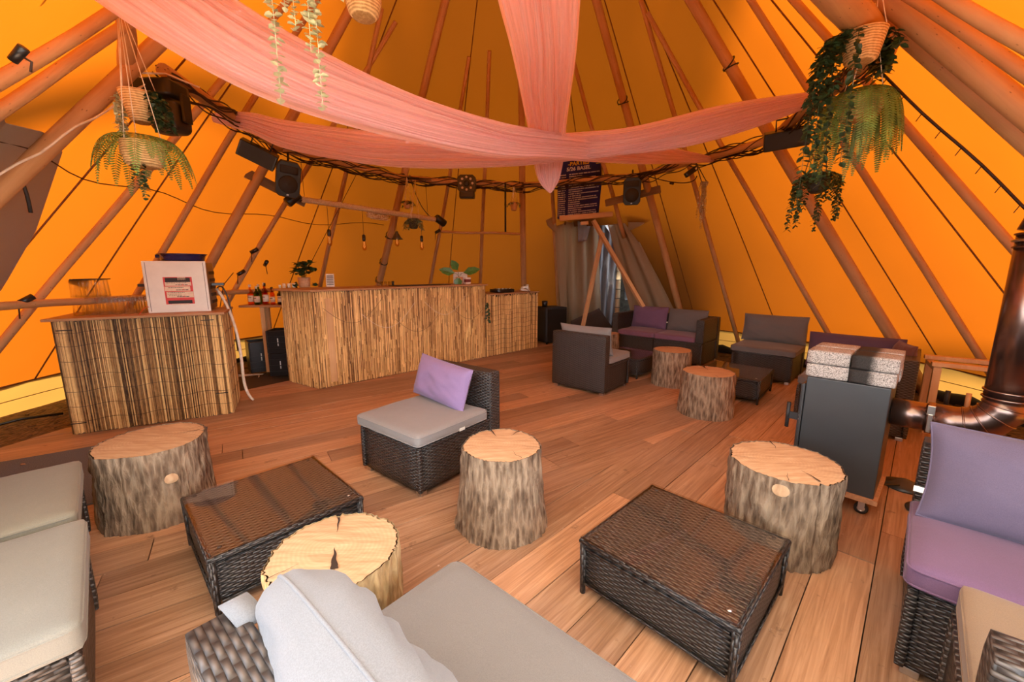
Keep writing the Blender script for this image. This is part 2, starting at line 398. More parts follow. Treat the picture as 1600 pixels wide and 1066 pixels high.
    def build(s, name, mat, parent=None, bevel=0, label=None, loc=None, rot=None):
        me = bpy.data.meshes.new(name); me.from_pydata(s.v, [], s.f); me.update()
        uvl = me.uv_layers.new(name='UVMap'); rl = me.color_attributes.new('rnd', 'FLOAT_COLOR', 'CORNER')
        uvd = [0.0]*(2*len(me.loops)); rd = [0.0]*(4*len(me.loops)); V = me.vertices
        for p in me.polygons:
            cu = s.uv.get(p.index); N = p.normal; a = max(range(3), key=lambda k: abs(N[k]))
            rr = s.r[p.index]; rr = .5 if rr is None else rr
            for q, li in enumerate(p.loop_indices):
                if cu is not None: u = cu[q]
                else:
                    c = V[me.loops[li].vertex_index].co
                    u = (c.y, c.z) if a == 0 else ((c.x, c.z) if a == 1 else (c.x, c.y))
                uvd[2*li] = u[0]; uvd[2*li+1] = u[1]
                rd[4*li:4*li+4] = [rr, rr, rr, 1]
            p.use_smooth = s.sm[p.index]
        me.uv_layers['UVMap'].data.foreach_set('uv', uvd); me.color_attributes['rnd'].data.foreach_set('color', rd)
        me.materials.append(mat)
        o = bpy.data.objects.new(name, me); C.objects.link(o)
        if parent: o.parent = parent
        if bevel:
            b = o.modifiers.new('edge', 'BEVEL'); b.width = bevel; b.segments = 2; b.limit_method = 'ANGLE'; b.angle_limit = math.radians(40)
        if label: o['label'] = label
        if loc is not None: o.location = loc
        if rot is not None: o.rotation_euler = rot
        return o
def tag(o, label, cat, group=None, kind=None):
    o['label'] = label; o['category'] = cat
    if group: o['group'] = group
    if kind: o['kind'] = kind
    return o
def thing(name, label, cat, loc=(0, 0, 0), rotz=0, group=None):
    o = bpy.data.objects.new(name, None); C.objects.link(o); o.location = loc; o.rotation_euler = (0, 0, math.radians(rotz)); o.empty_display_size = .1
    return tag(o, label, cat, group)
def struct(mb, name, mat, **k):
    o = mb.build(name, mat, **k); o['kind'] = 'structure'; return o
def dup(root, loc, rotz=None, label=None, group=None):
    r = root.copy(); C.objects.link(r); r.location = loc
    if rotz is not None: r.rotation_euler = (0, 0, math.radians(rotz))
    if label: r['label'] = label
    if group: r['group'] = group
    for ch in list(root.children):
        c_ = ch.copy(); C.objects.link(c_); c_.parent = r
        for g in ch.children:
            d = g.copy(); C.objects.link(d); d.parent = c_
    return r
def RZ(a): return Matrix.Rotation(math.radians(a), 3, 'Z')
def RX(a): return Matrix.Rotation(math.radians(a), 3, 'X')
def RY(a): return Matrix.Rotation(math.radians(a), 3, 'Y')
def bez(p0, p1, p2, n=16):
    p0, p1, p2 = map(Vector, (p0, p1, p2))
    return [p0*(1-t)**2+p1*2*t*(1-t)+p2*t*t for t in [i/n for i in range(n+1)]]
def hang(a, b, sag, n=24):
    a, b = Vector(a), Vector(b)
    return [a.lerp(b, i/n)-Vector((0, 0, 4*sag*(i/n)*(1-i/n))) for i in range(n+1)]
# cone of the tent
AX, AY, AH, AR = .03, 4.02, 5.82, 4.95
def K(az, z, off=0.0):
    r = AR*(1-z/AH)-off; a = math.radians(az)
    return Vector((AX+r*math.sin(a), AY+r*math.cos(a), z))
# ================================================================ SETTING
# ground outside and inside
mb = MB(); mb.lathe([(60, -.12), (.01, -.12)], 48, (0, 4, 0), False); g = struct(mb, 'ground', LAWN)
mb = MB()
N = 60
ring = [(AX+5.35*math.cos(2*PI*i/N), AY+5.35*math.sin(2*PI*i/N)) for i in range(N)]
mb.prism(ring, -.14, -.07)
for k in range(2600):      # chips of bark between deck edge and canvas
    a = random.uniform(0, 2*PI); r = random.uniform(3.6, 5.2); x = AX+r*math.sin(a); y = AY+r*math.cos(a)
    if y < 2.2: continue
    L = random.uniform(.02, .06)
    mb.box((x, y, -.06+random.uniform(0, .015)), (L, L*.35, .008), RZ(random.uniform(0, 180)) @ RX(random.uniform(-25, 25)))
struct(mb, 'floor_mulch', MULCH)
# timber deck of two board directions
def deck():
    bm = bmesh.new(); out = [(-5.1, 1.9), (-3.98, 3.44), (-3.62, 5.22), (-2.9, 6.0), (-1.2, 8.1), (1.0, 8.75), (2.35, 8.1), (3.1, 6.4), (3.9, 4.6), (3.8, 3.3), (3.2, -1.3), (-5.1, -1.3)]
    layers = []
    for ang, side in ((34, 1), (45, -1)):
        b = bmesh.new(); uvl = b.loops.layers.uv.new('UVMap'); cl = b.loops.layers.float_color.new('rnd')
        d = Vector((math.cos(math.radians(ang)), math.sin(math.radians(ang)))); n_ = Vector((-d.y, d.x)); wdt = .205
        for k in range(-45, 46):
            s0 = -9+random.uniform(0, 3)
            while s0 < 12:
                L = random.uniform(2.2, 4.0); r = random.random(); g_ = .0022; gz_ = random.uniform(-.002, .002)
                c = [(s0+g_, k*wdt+g_), (s0+L-g_, k*wdt+g_), (s0+L-g_, (k+1)*wdt-g_), (s0+g_, (k+1)*wdt-g_)]
                vs = [b.verts.new((d.x*u+n_.x*v, d.y*u+n_.y*v, gz_)) for u, v in c]
                f = b.faces.new(vs)
                for lp, (u, v) in zip(f.loops, c): lp[uvl].uv = (u, v); lp[cl] = (r, r, r, 1)
                s0 += L
        # cut to the deck outline (the outline is convex enough to clip edge by edge)
        hull = [Vector(p) for p in out]
        for i in range(len(hull)):
            p, q = hull[i], hull[(i+1) % len(hull)]; e = (q-p).normalized(); nn = Vector((-e.y, e.x, 0))
            # keep the side that holds the centre
            if nn.x*(0-p.x)+nn.y*(3.5-p.y) > 0: nn = -nn
            bmesh.ops.bisect_plane(b, geom=b.verts[:]+b.edges[:]+b.faces[:], plane_co=(p.x, p.y, 0), plane_no=nn, clear_outer=True)
        dl = Vector((math.cos(math.radians(40)), math.sin(math.radians(40)))); nn = Vector((dl.y, -dl.x, 0))*side
        bmesh.ops.bisect_plane(b, geom=b.verts[:]+b.edges[:]+b.faces[:], plane_co=(0, 2.15, 0), plane_no=nn, clear_outer=True)
        ex = bmesh.ops.extrude_face_region(b, geom=b.faces[:])
        for v in [e for e in ex['geom'] if isinstance(e, bmesh.types.BMVert)]: v.co.z -= .03
        bmesh.ops.recalc_face_normals(b, faces=b.faces[:])
        me = bpy.data.meshes.new('t'); b.to_mesh(me); b.free(); bm.from_mesh(me); bpy.data.meshes.remove(me)
    me = bpy.data.meshes.new('floor'); bm.to_mesh(me); bm.free(); me.materials.append(DECK)
    o = bpy.data.objects.new('floor', me); C.objects.link(o); o['kind'] = 'structure'
deck()
mb = MB(); mb.prism([(-5.05, 1.95), (-3.96, 3.4), (-3.58, 5.2), (-2.87, 5.95), (-1.18, 8.05), (1.0, 8.7), (2.3, 8.05), (3.05, 6.36), (3.85, 4.57), (3.75, 3.3), (3.15, -1.2), (-5.05, -1.2)], -.13, -.034)
struct(mb, 'floor_underside', DARKV)

# canvas cone
def canvas(a0, a1, z0, z1, step=2.5, nz=22, hole=None, off=0.0):
    mb = MB(); na = int(round((a1-a0)/step)); P = {}
    for i in range(na+1):
        for j in range(nz+1):
            az = a0+(a1-a0)*i/na; z = z0+(z1-z0)*j/nz
            ph = (az+117) % 40/40; b = -.045*math.sin(PI*ph)*min(1, max(0, (4.6-z)/3))
            P[i, j] = K(az, z, off+b+.01*noise.noise(Vector((az*.12, z*1.5, 0))))
    idx = {}
    vs = []
    for k_, p in P.items(): idx[k_] = len(vs); vs.append(p)
    fs = []; uvs = []
    for i in range(na):
        for j in range(nz):
            az = a0+(a1-a0)*(i+.5)/na; z = z0+(z1-z0)*(j+.5)/nz
            if hole and hole(az, z): continue
            fs.append((idx[i, j], idx[i+1, j], idx[i+1, j+1], idx[i, j+1]))
    mb.add(vs, fs, True); return mb
TOP = 5.6
door_hole = lambda az, z: (12.5 < az < 31.5 and z < 2.06) or (31.5 <= az < 40 and z < (40-az)*.11)
struct(canvas(-150, -37, .34, TOP), 'wall_left', CANVAS)
struct(canvas(-37, 43, .34, TOP, 1.25, 30, door_hole), 'wall_back', CANVAS)
struct(canvas(43, 150, .34, TOP), 'wall_right', CANVAS)
struct(canvas(150, 210, 2.6, TOP, 2.5, 12), 'wall_front', CANVAS)
def skirt(a0, a1, name):
    mb = MB(); vs = []; na = int((a1-a0)/2.5)
    for i in range(na+1):
        az = a0+(a1-a0)*i/na
        for z, o in ((.35, .004), (.2, -.05), (.06, -.10), (-.09, -.16)): vs.append(K(az, z, o+.012*math.sin(az*.7)))
    fs = [(i*4+j, (i+1)*4+j, (i+1)*4+j+1, i*4+j+1) for i in range(na) for j in range(3)]
    mb.add(vs, fs, True); struct(mb, name, SKIRT)
skirt(-150, 12.5, 'trim_skirt_left'); skirt(40, 150, 'trim_skirt_right')
for k, (a0, a1) in enumerate(((-150, 12.5), (40, 150))):
    mb = MB(); mb.tube([K(a, .35, .012) for a in [a0+(a1-a0)*i/40 for i in range(41)]], .006, 5); struct(mb, 'trim_%d' % (k+1), SEAM)
    mb = MB(); mb.tube([K(a, .14, -.06) for a in [a0+(a1-a0)*i/40 for i in range(41)]], .004, 5); struct(mb, 'trim_%d' % (k+31), SEAM)
# raised awning over the open side, unseen, made pale as a sunlit softbox
mb = MB(); vs = []; na = 24
for i in range(na+1):
    az = 150+60*i/na; a = math.radians(az)
    for j in range(7):
        t = j/6; r = 2.72+3.3*t; z = 2.62-.30*t-.10*math.sin(PI*t)
        vs.append((AX+r*math.sin(a), AY+r*math.cos(a), z))
mb.add(vs, [(i*7+j, (i+1)*7+j, (i+1)*7+j+1, i*7+j+1) for i in range(na) for j in range(6)], True); struct(mb, 'ceiling_softbox_awning', AWN)
# taupe panel on the wall, added to stand in for shade on the canvas
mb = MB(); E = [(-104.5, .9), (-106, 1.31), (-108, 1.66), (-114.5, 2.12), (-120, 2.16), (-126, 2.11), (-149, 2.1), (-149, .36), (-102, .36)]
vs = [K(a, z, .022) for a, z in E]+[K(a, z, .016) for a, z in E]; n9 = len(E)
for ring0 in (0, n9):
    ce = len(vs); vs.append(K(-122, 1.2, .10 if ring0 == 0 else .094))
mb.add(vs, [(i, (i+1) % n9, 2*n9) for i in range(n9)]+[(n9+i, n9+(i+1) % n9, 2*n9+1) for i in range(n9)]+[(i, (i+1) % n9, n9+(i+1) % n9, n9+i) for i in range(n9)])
struct(mb, 'wall_shade_patch', SHADEM)
# seams of the canvas
for k, (a0, z0, a1, z1) in enumerate([(-106, .35, -110, 4.2), (-92.5, .35, -96.5, 4.2), (62.2, .35, 63.4, 4.3), (101.2, .35, 104.2, 4.2), (-17.5, .35, -20.3, 4.9), (22.8, 2.1, 22.8, 4.6), (-57.5, .35, -59, 4.8), (86.6, .35, 88, 4.4), (45.4, .35, 46, 4.6)]):
    mb = MB(); mb.tube([K(a0+(a1-a0)*i/20, z0+(z1-z0)*i/20, .01) for i in range(21)], .0065, 5); struct(mb, 'trim_%d' % (k+3), SEAM)

# entrance recess
mb = MB()
mb.box((2.05, 10.1, 1.1), (3.4, .1, 2.4))
for x_, Q_ in ((.92, [(7.12, 2.3), (10.05, 2.3), (10.05, -.05), (9.02, -.05)]), (3.45, [(6.5, 1.85), (6.9, 2.3), (10.05, 2.3), (10.05, -.05), (7.75, -.05)])):
    n_q = len(Q_); mb.add([(x_, y, z) for y, z in Q_]+[(x_+.06, y, z) for y, z in Q_], [tuple(range(n_q)), tuple(range(2*n_q-1, n_q-1, -1))]+[(i, n_q+i, n_q+(i+1) % n_q, (i+1) % n_q) for i in range(n_q)])
struct(mb, 'wall_entrance', STONE)
mb = MB(); mb.box((2.2, 8.475, 2.33), (2.5, 3.25, .06)); struct(mb, 'ceiling_sun_block', DARKV)  # roof over the recess, added to keep sun and sky out
mb = MB(); mb.box((2.1, 9.35, -.06), (3.3, 1.6, .03)); struct(mb, 'floor_entrance', DARKV)

# ================================================================ POLES
def pole_mesh(a, b, r0, r1, seed=0, n=12, wob=.012):
    a, b = Vector(a), Vector(b); m = 14; pts = []; rs = []
    for i in range(m+1):
        t = i/m; p = a.lerp(b, t); s_ = math.sin(PI*t)
        pts.append(p+Vector((noise.noise(Vector((seed, t*2, 0))), noise.noise(Vector((seed, t*2, 5))), 0))*wob*s_*2); rs.append((r0+(r1-r0)*t)*(1+.04*noise.noise(Vector((seed+9, t*9, 0)))))
    mb = MB(); mb.tube(pts, rs, n); return mb
def aligned(name, a, b, r0, r1, mat, label, cat, group=None, seed=0, parent=None, wob=.012):
    # own frame: z runs along the pole so that the grain follows it
    a, b = Vector(a), Vector(b); q = (b-a).to_track_quat('Z', 'Y')
    mb = pole_mesh((0, 0, 0), (0, 0, (b-a).length), r0, r1, seed, wob=wob)
    o = mb.build(name, mat, parent); o.location = a; o.rotation_mode = 'QUATERNION'; o.rotation_quaternion = q
    if cat: tag(o, label, cat, group)
    return o
mains = [(-119.5, 'thickest bare pole sloping up beside the taupe shaded corner of the canvas', (.085, .062)), (-77, 'thick pole crossing the orange wall above the white drinks box', (.088, .065)),
         (-37, 'thick pole where orange canvas meets the brown canvas, behind the long reed bar', (.09, .065)), (3, 'upright thick pole behind the mixer desk, in the middle of the brown wall', (.085, .062)),
         (43, 'thick pole between the wall speaker and the plum sofa', (.09, .065)), (83, 'thick pole rising from behind the sofa with the dark purple cushion', (.10, .07)), (126, 'heavy pole running above the stove flue with a light string along it', (.095, .066))]
for i, (az, lab, (r0, r1)) in enumerate(mains):
    r0 *= .64; r1 *= .64; z0 = -.07; aligned('tent_pole', K(az, z0, r0+.05), K(az, 5.0, r1+.02), r0, r1, POLE, lab, 'pole', 'thick tent poles', seed=i*3.1)
aligned('tent_pole', K(129, .6, .08), K(131.5, 3.4, .08), .06, .05, POLE, 'second heavy pole running just above the one with the light string', 'pole', 'thick tent poles', seed=38)
for i, az in enumerate((163, 203)):
    aligned('tent_pole', K(az, 2.55, .1), K(az, 5.0, .08), .055, .045, POLE, 'thick pole end overhead above the open front, beyond the frame '+('one', 'two')[i], 'pole', 'thick tent poles', seed=40+i)
def thinpole(a0, z0, a1, z1, lab, r=(.034, .024), off=.05, seed=0, dz=0):
    aligned('slim_tent_pole', K(a0, z0, off), K(a1, z1, off), r[0], r[1], POLE, lab, 'pole', 'slim tent poles', seed=seed, wob=.02)
TP = [(-100.8, -.05, -96.6, 3.95, 'slim pole rising from behind the stacked clear cups'), (-86.3, -.05, -90.2, 4.0, 'slim pole rising behind the reed counter under the drinks box', ),
      (-70.6, -.05, -56.4, 3.98, 'slim leaning pole with small clip lamps on it'), (-49.3, -.05, -64.5, 4.0, 'slim leaning pole behind the potted plant on the long bar'),
      (-23.2, -.05, -20.7, 3.93, 'slim pole carrying the black clip at the end of a thin rail'), (-9.2, -.05, -11.7, 4.0, 'slim pole behind the leafy plant on the bar'),
      (53.4, -.05, 62.9, 4.08, 'slim pole ending behind the single dark grey armchair side of the plum sofa'), (72.2, -.05, 63.3, 3.98, 'slim pole ending behind the grey armchair with the wide back cushion'),
      (92.6, -.05, 102.6, 3.9, 'slim pole coming down behind the flue pipe'), (108.8, -.05, 111.2, 3.9, 'slim pole meeting the flue elbow at the frame edge'),
      (-134, 1.2, -124.5, 3.0, 'upper slim pole on the high canvas beside the beam end'), (-139, 1.2, -131, 2.95, 'lower slim pole on the high canvas near the frame corner'),
      (138, 1.2, 131, 3.0, 'slim pole above the heavy pole with the light string'), (145, 1.2, 138, 2.95, 'slim pole at the upper corner above the heavy pole')]
for i, t in enumerate(TP): thinpole(*t[:4], t[4], seed=50+i*2.3)
aligned('slim_tent_pole', K(12.6, 2.0, .05), K(14.2, 3.9, .05), .032, .024, POLE, 'slim pole above the entrance beside the party poster', 'pole', 'slim tent poles', seed=90)
aligned('slim_tent_pole', K(32.8, 1.9, .05), K(26.2, 3.9, .05), .033, .024, POLE, 'slim pole between the poster and the wall speaker', 'pole', 'slim tent poles', seed=92)
aligned('slim_tent_pole', K(11.9, -.05, .08), K(12.5, 2.1, .06), .033, .03, POLE, 'short post beside the taupe entrance flap', 'pole', 'slim tent poles', seed=94)
# black lashings on thick poles
lash = [(-77, 3.2), (43, 3.42), (83, 3.3), (-37, 1.9), (-37, 1.5), (-37, 1.2)]
for az, z in lash:
    c = K(az, z, .092); ax = (K(az, z+.1, .1)-c).normalized(); mb = MB(); q = ax.to_track_quat('Z', 'Y').to_matrix()
    for s_ in (-.02, .02):
        mb.tube([c+ax*s_+q @ Vector((math.cos(a)*.062, math.sin(a)*.062, s_*math.sin(a))) for a in [2*PI*i/20 for i in range(20)]], .006, 5, closed=True)
    o = mb.build('lashing', BLACKM); tag(o, {(-77, 3.2): 'black lashing round the pole under the big pink drape', (43, 3.42): 'black lashing on the pole above the wall speaker', (83, 3.3): 'black lashing high on the pole beside the fern', (-37, 1.9): 'highest wire band round the pole behind the hanging bulbs', (-37, 1.5): 'middle wire band round the pole behind the hanging bulbs', (-37, 1.2): 'lowest wire band round the pole behind the hanging bulbs'}[(az, z)], 'lashing')
# ring beams with cable bundles
ZR = 2.65
nodes = [-157, -117, -77, -37, 3, 43, 83, 123, 163]
rl = ['overhead beam coming from the open front to the hanging baskets', 'ring beam behind the hanging baskets and moving head lamp', 'ring beam above the black floodlight and speaker', 'ring beam holding the small black stage light', 'ring beam crossing in front of the party poster', 'ring beam between the wall speaker and the wide floodlight', 'ring beam behind the big hanging fern', 'overhead beam above the stove side']
for i in range(8):
    a, b = K(nodes[i], ZR, .16), K(nodes[i+1], ZR, .16)
    thick = .075 if i in (0, 7) else .042
    if i == 0: a = Vector((-1.88, 2.25, 2.86)); b = Vector((-2.33, 2.72, 2.60)); thick = .048
    aligned('ring_beam', a, b, thick, thick*.9, POLE, rl[i], 'beam', 'beams of the tent ring', seed=120+i)
    if i in (0, 7): continue
    mb = MB()
    for q in range(12):
        ph = random.uniform(0, 6.28); k = random.uniform(.6, 3.2); R = random.uniform(.042, .07); pts = []
        dirx = (b-a).normalized(); side = dirx.cross(Vector((0, 0, 1)))
        for j in range(61):
            t = j/60; wv = ph+k*t*2*PI*.35
            pts.append(a.lerp(b, t)+side*math.cos(wv)*R+Vector((0, 0, 1))*(math.sin(wv)*R-.045*math.sin(t*PI*3+ph)**2))
        mb.tube(pts, .006, 4)
    o = mb.build('cable_bundle', WIRE); tag(o, 'tangle of dark cables wound along the '+rl[i][5:] if rl[i].startswith('ring') else 'x', 'cable', 'cables on the tent ring')
# horizontal rails
aligned('wall_rail', K(-110, 1.14, .12), K(-84, 1.10, .12), .03, .03, POLE, 'thin horizontal rail across the orange wall behind the clear cups', 'rail', seed=7)
aligned('wall_rail', K(-78, 1.1, .12), K(-62, 1.1, .12), .03, .03, POLE, 'short horizontal rail behind the bottle shelf', 'rail', seed=8)
aligned('wall_rail', K(-23, 2.0, .12), K(3, 1.98, .1), .02, .02, POLE, 'thin horizontal rail high on the brown back wall', 'rail', seed=9)
# ================================================================ WICKER FURNITURE
def foot_bm(x, y, h=.03):
    mb = MB(); mb.box((x, y, h/2), (.05, .05, h)); return mb
def wicker_seat(name, label, loc, rotz, w, d, back=True, arms=(), mat=None, h=.34, bh=.68, group=None, bt=.11, cat='armchair'):
    mat = mat or WICKER
    t = thing(name, label, cat, (loc[0], loc[1], 0), rotz, group)
    for sx_ in (-1, 1):
        for sy_ in (-1, 1): foot_bm(sx_*(w/2-.045), sy_*(d/2-.045)).build('foot', CHROME, t, .003)
    mb = MB(); mb.rbox((0, 0, (.03+h)/2), (w-.02, d-.02, h-.03), .012, 4)
    mb.build('seat_base', mat, t)
    for sx_ in (-1, 1):
        for sy_ in (-1, 1):
            mb = MB(); mb.rbox((sx_*(w/2-.016), sy_*(d/2-.016), (.03+h)/2), (.032, .032, h-.032), .011, 4); mb.build('corner_post', mat, t)
    mb = MB()
    for sy_ in (-1, 1): mb.rbox((0, sy_*(d/2-.014), h-.012), (w-.06, .028, .026), .010, 4)
    for sx_ in (-1, 1): mb.rbox((sx_*(w/2-.014), 0, h-.012), (.028, d-.06, .026), .010, 4)
    mb.build('top_rim', mat, t)
    if back:
        mb = MB(); mb.rbox((0, d/2-bt/2+.006, (.034+bh)/2), (w+.008, bt, bh-.034), .014, 8); mb.build('backrest', mat, t)
    for s in arms:
        mb = MB(); mb.rbox((s*(w/2-bt/2), -bt/2, (h+bh)/2+.002), (bt, d-bt-.004, bh-h), .016, 8); mb.build('armrest', mat, t)
    return t
def piping(mb, w, d, z, r, pr=.0045):
    pts = []
    for cx, cy, a0 in ((w/2-r, d/2-r, 0), (-w/2+r, d/2-r, 90), (-w/2+r, -d/2+r, 180), (w/2-r, -d/2+r, 270)):
        for k in range(5):
            a = math.radians(a0+22.5*k); pts.append((cx+r*math.cos(a), cy+r*math.sin(a), z))
    mb.tube(pts, pr, 6, closed=True)
def seat_cushion(label, loc, rotz, w, d, z, mat, off=(0, 0), h=.085, group=None, tilt=None, rad=.03):
    t = thing('seat_cushion', label, 'cushion', (loc[0], loc[1], z), rotz, group)
    mb = MB(); mb.rbox((off[0], off[1], h/2), (w, d, h), rad, 14, .014, wr=.006, seed=loc[0]*3); mb.build('cover', mat, t)
    m2 = MB()
    for zz in (h*.80, h*.20):
        m3 = MB(); piping(m3, w-.004, d-.004, zz, .035); m2.add([(p[0]+off[0], p[1]+off[1], p[2]) for p in m3.v], m3.f, True)
    m2.build('piping', mat, t)
    if tilt: t.rotation_euler = tilt
    return t
def pillow_mb(w, h, th, wr=.012, seed=0, n=26, pinch=.055, sag=0):
    mb = MB(); vs = []; fs = []
    def P(u, v, s):
        x = w/2*u*(1-pinch*(1-abs(v)**2.2)); y = h/2*v*(1-pinch*(1-abs(u)**2.2))
        if pinch < 0: x *= 1-.13*abs(v)**5; y *= 1-.16*abs(u)**5
        e = max(0, (1-abs(u)**3.2)*(1-abs(v)**3.2))**(.55 if pinch > 0 else .42)
        z = s*th/2*e
        z += wr*e*(noise.noise(Vector((u*2.2+seed, v*2.2, s)))+.6*noise.noise(Vector((u*6+v*5+seed, v*2, s*2))))
        z -= sag*(1-v)*.5*u*u
        return Vector((x, y, z))
    for s in (1, -1):
        b = len(vs)
        for i in range(n+1):
            for j in range(n+1):
                u = -1+2*i/n; v = -1+2*j/n; u = math.copysign(1-(1-abs(u))**1.25, u); v = math.copysign(1-(1-abs(v))**1.25, v); vs.append(P(u, v, s))
        for i in range(n):
            for j in range(n):
                q = (b+i*(n+1)+j, b+(i+1)*(n+1)+j, b+(i+1)*(n+1)+j+1, b+i*(n+1)+j+1); fs.append(q if s > 0 else q[::-1])
    mb.add(vs, fs, True)
    edge = []
    for k in range(n): edge.append((-1+2*k/n, -1))
    for k in range(n): edge.append((1, -1+2*k/n))
    for k in range(n): edge.append((1-2*k/n, 1))
    for k in range(n): edge.append((-1, 1-2*k/n))
    m2 = MB(); m2.tube([(P(u, v, 1)+P(u, v, -1))/2 for u, v in edge], .004, 6, closed=True)
    return mb, m2
def pillow(label, loc, rotz, lean, w, h, th, mat, roll=0, wr=.012, seed=0, tagside=None, group=None, pinch=.055, local=None):
    """stands on its lower edge; loc is the middle of the lower edge, lean tips the top towards local +y"""
    t = thing('throw_pillow', label, 'pillow', loc, rotz, group)
    a, b = pillow_mb(w, h, th, wr, seed, pinch=pinch)
    M = RY(roll) @ RX(90-lean)
    for m_ in (a, b): m_.v = [tuple(M @ Vector((p[0], p[1]+h/2, -p[2]))) for p in m_.v]
    a.build('cover', mat, t); b.build('piping', mat, t)
    if tagside:
        m3 = MB(); x, y = tagside; m3.box((0, 0, 0), (.035, .022, .001)); m3.v = [tuple(M @ Vector((p[0]+x, p[1]+y, p[2]))) for p in m3.v]
        m3.build('care_tag', WHITEP, t, label='white care tag')
    return t
def local(c, rotz, x, y, z=0):
    a = math.radians(rotz); return (c[0]+math.cos(a)*x-math.sin(a)*y, c[1]+math.sin(a)*x+math.cos(a)*y, z)

# armchair in the middle with the lilac pillow
c = (-.575, 2.79); r = -38
wicker_seat('wicker_armchair', 'black wicker armchair without arms in the middle of the deck, holding the lilac pillow', c, r, .63, .76, True, h=.33, bh=.67)
seat_cushion('grey seat cushion under the lilac pillow', local(c, r, -.005, -.075), r, .665, .64, .332, F_GREY, h=.085)
mb = MB(); mb.box((0, 0, 0), (.05, .002, .02)); o = mb.build('care_label', WHITEP, bpy.data.objects['seat_cushion'], label='white sewn label'); o.location = (.16, -.322, .02); o.location = (.335, .05, .02); o.rotation_euler = (0, 0, PI/2)
pillow('plump lilac pillow leaning on the backrest of the middle armchair', local(c, r, -.06, .10, .425), r-4, 16, .585, .31, .16, F_LILAC, roll=4, seed=3, pinch=.04)
# armchair seen from behind
c = (.955, 4.805); r = 138.4
wicker_seat('wicker_armchair', 'black wicker armchair seen from behind, its backrest facing the open floor', c, r, .70, .62, True, h=.34, bh=.68)
seat_cushion('grey seat cushion on the armchair seen from behind', local(c, r, 0, -.06), r, .70, .52, .342, F_GREY)
pillow('grey back pillow peeking over the armchair seen from behind', local(c, r, 0, .10, .43), r, 12, .68, .33, .14, F_GREY, seed=8)
# grey armchair by the orange wall
c = (3.376, 5.27); r = -44.3
wicker_seat('wicker_armchair', 'black wicker armchair by the orange wall with wide dark grey back cushion', c, r, .68, .72, True, h=.34, bh=.66)
seat_cushion('dark grey seat cushion below the wide dark grey back cushion', local(c, r, 0, -.06), r, .72, .64, .342, F_DGREY)
pillow('wide dark grey back cushion standing against the orange wall side', local(c, r, 0, .13, .435), r, 12, .74, .36, .14, F_DGREY, seed=12, pinch=.03)
# plum two-seat sofa
c = (2.417, 6.447); r = -43.9
t = wicker_seat('wicker_sofa', 'black wicker two-seat sofa with arms and plum cushions near the entrance', c, r, 1.46, .69, True, (-1, 1), h=.34, bh=.68, cat='sofa')
mb = MB(); mb.box((0, -.343, .185), (.02, .006, .29)); mb.build('centre_gap', BLACKM, t)
seat_cushion('plum seat cushion on the two-seat sofa below the plum pillow', local(c, r, -.31, -.07), r, .61, .58, .342, F_PLUM)
seat_cushion('plum seat cushion on the two-seat sofa below the dark brown pillow', local(c, r, .31, -.07), r, .61, .58, .342, F_PLUM)
pillow('plum back pillow on the two-seat sofa', local(c, r, -.31, .10, .43), r, 12, .60, .36, .14, F_PURP, seed=15, tagside=(.30, .12), pinch=.03)
pillow('dark brown back pillow beside the plum one', local(c, r, .31, .10, .43), r, 12, .60, .35, .14, F_DGREY, seed=17, pinch=.03)
# corner seat behind the stove
r = -45; c = local((3.2, 3.12), r, -.39, .39)
wicker_seat('wicker_armchair', 'black wicker corner armchair half hidden behind the stove', c, r, .78, .78, True, (1,), h=.34, bh=.68)
seat_cushion('dark seat cushion of the corner armchair behind the stove', local(c, r, -.06, -.06), r, .66, .66, .342, F_DGREY)
pillow('dark purple back pillow above the stone slabs', local(c, r, -.07, .18, .43), r, 10, .72, .34, .14, F_DPURP, seed=21, pinch=.02)
pillow('small red brown pillow in the corner of the armchair behind the stove', local(c, r, .235, .0, .43), r-70, 12, .36, .34, .12, F_BROWN, seed=25)
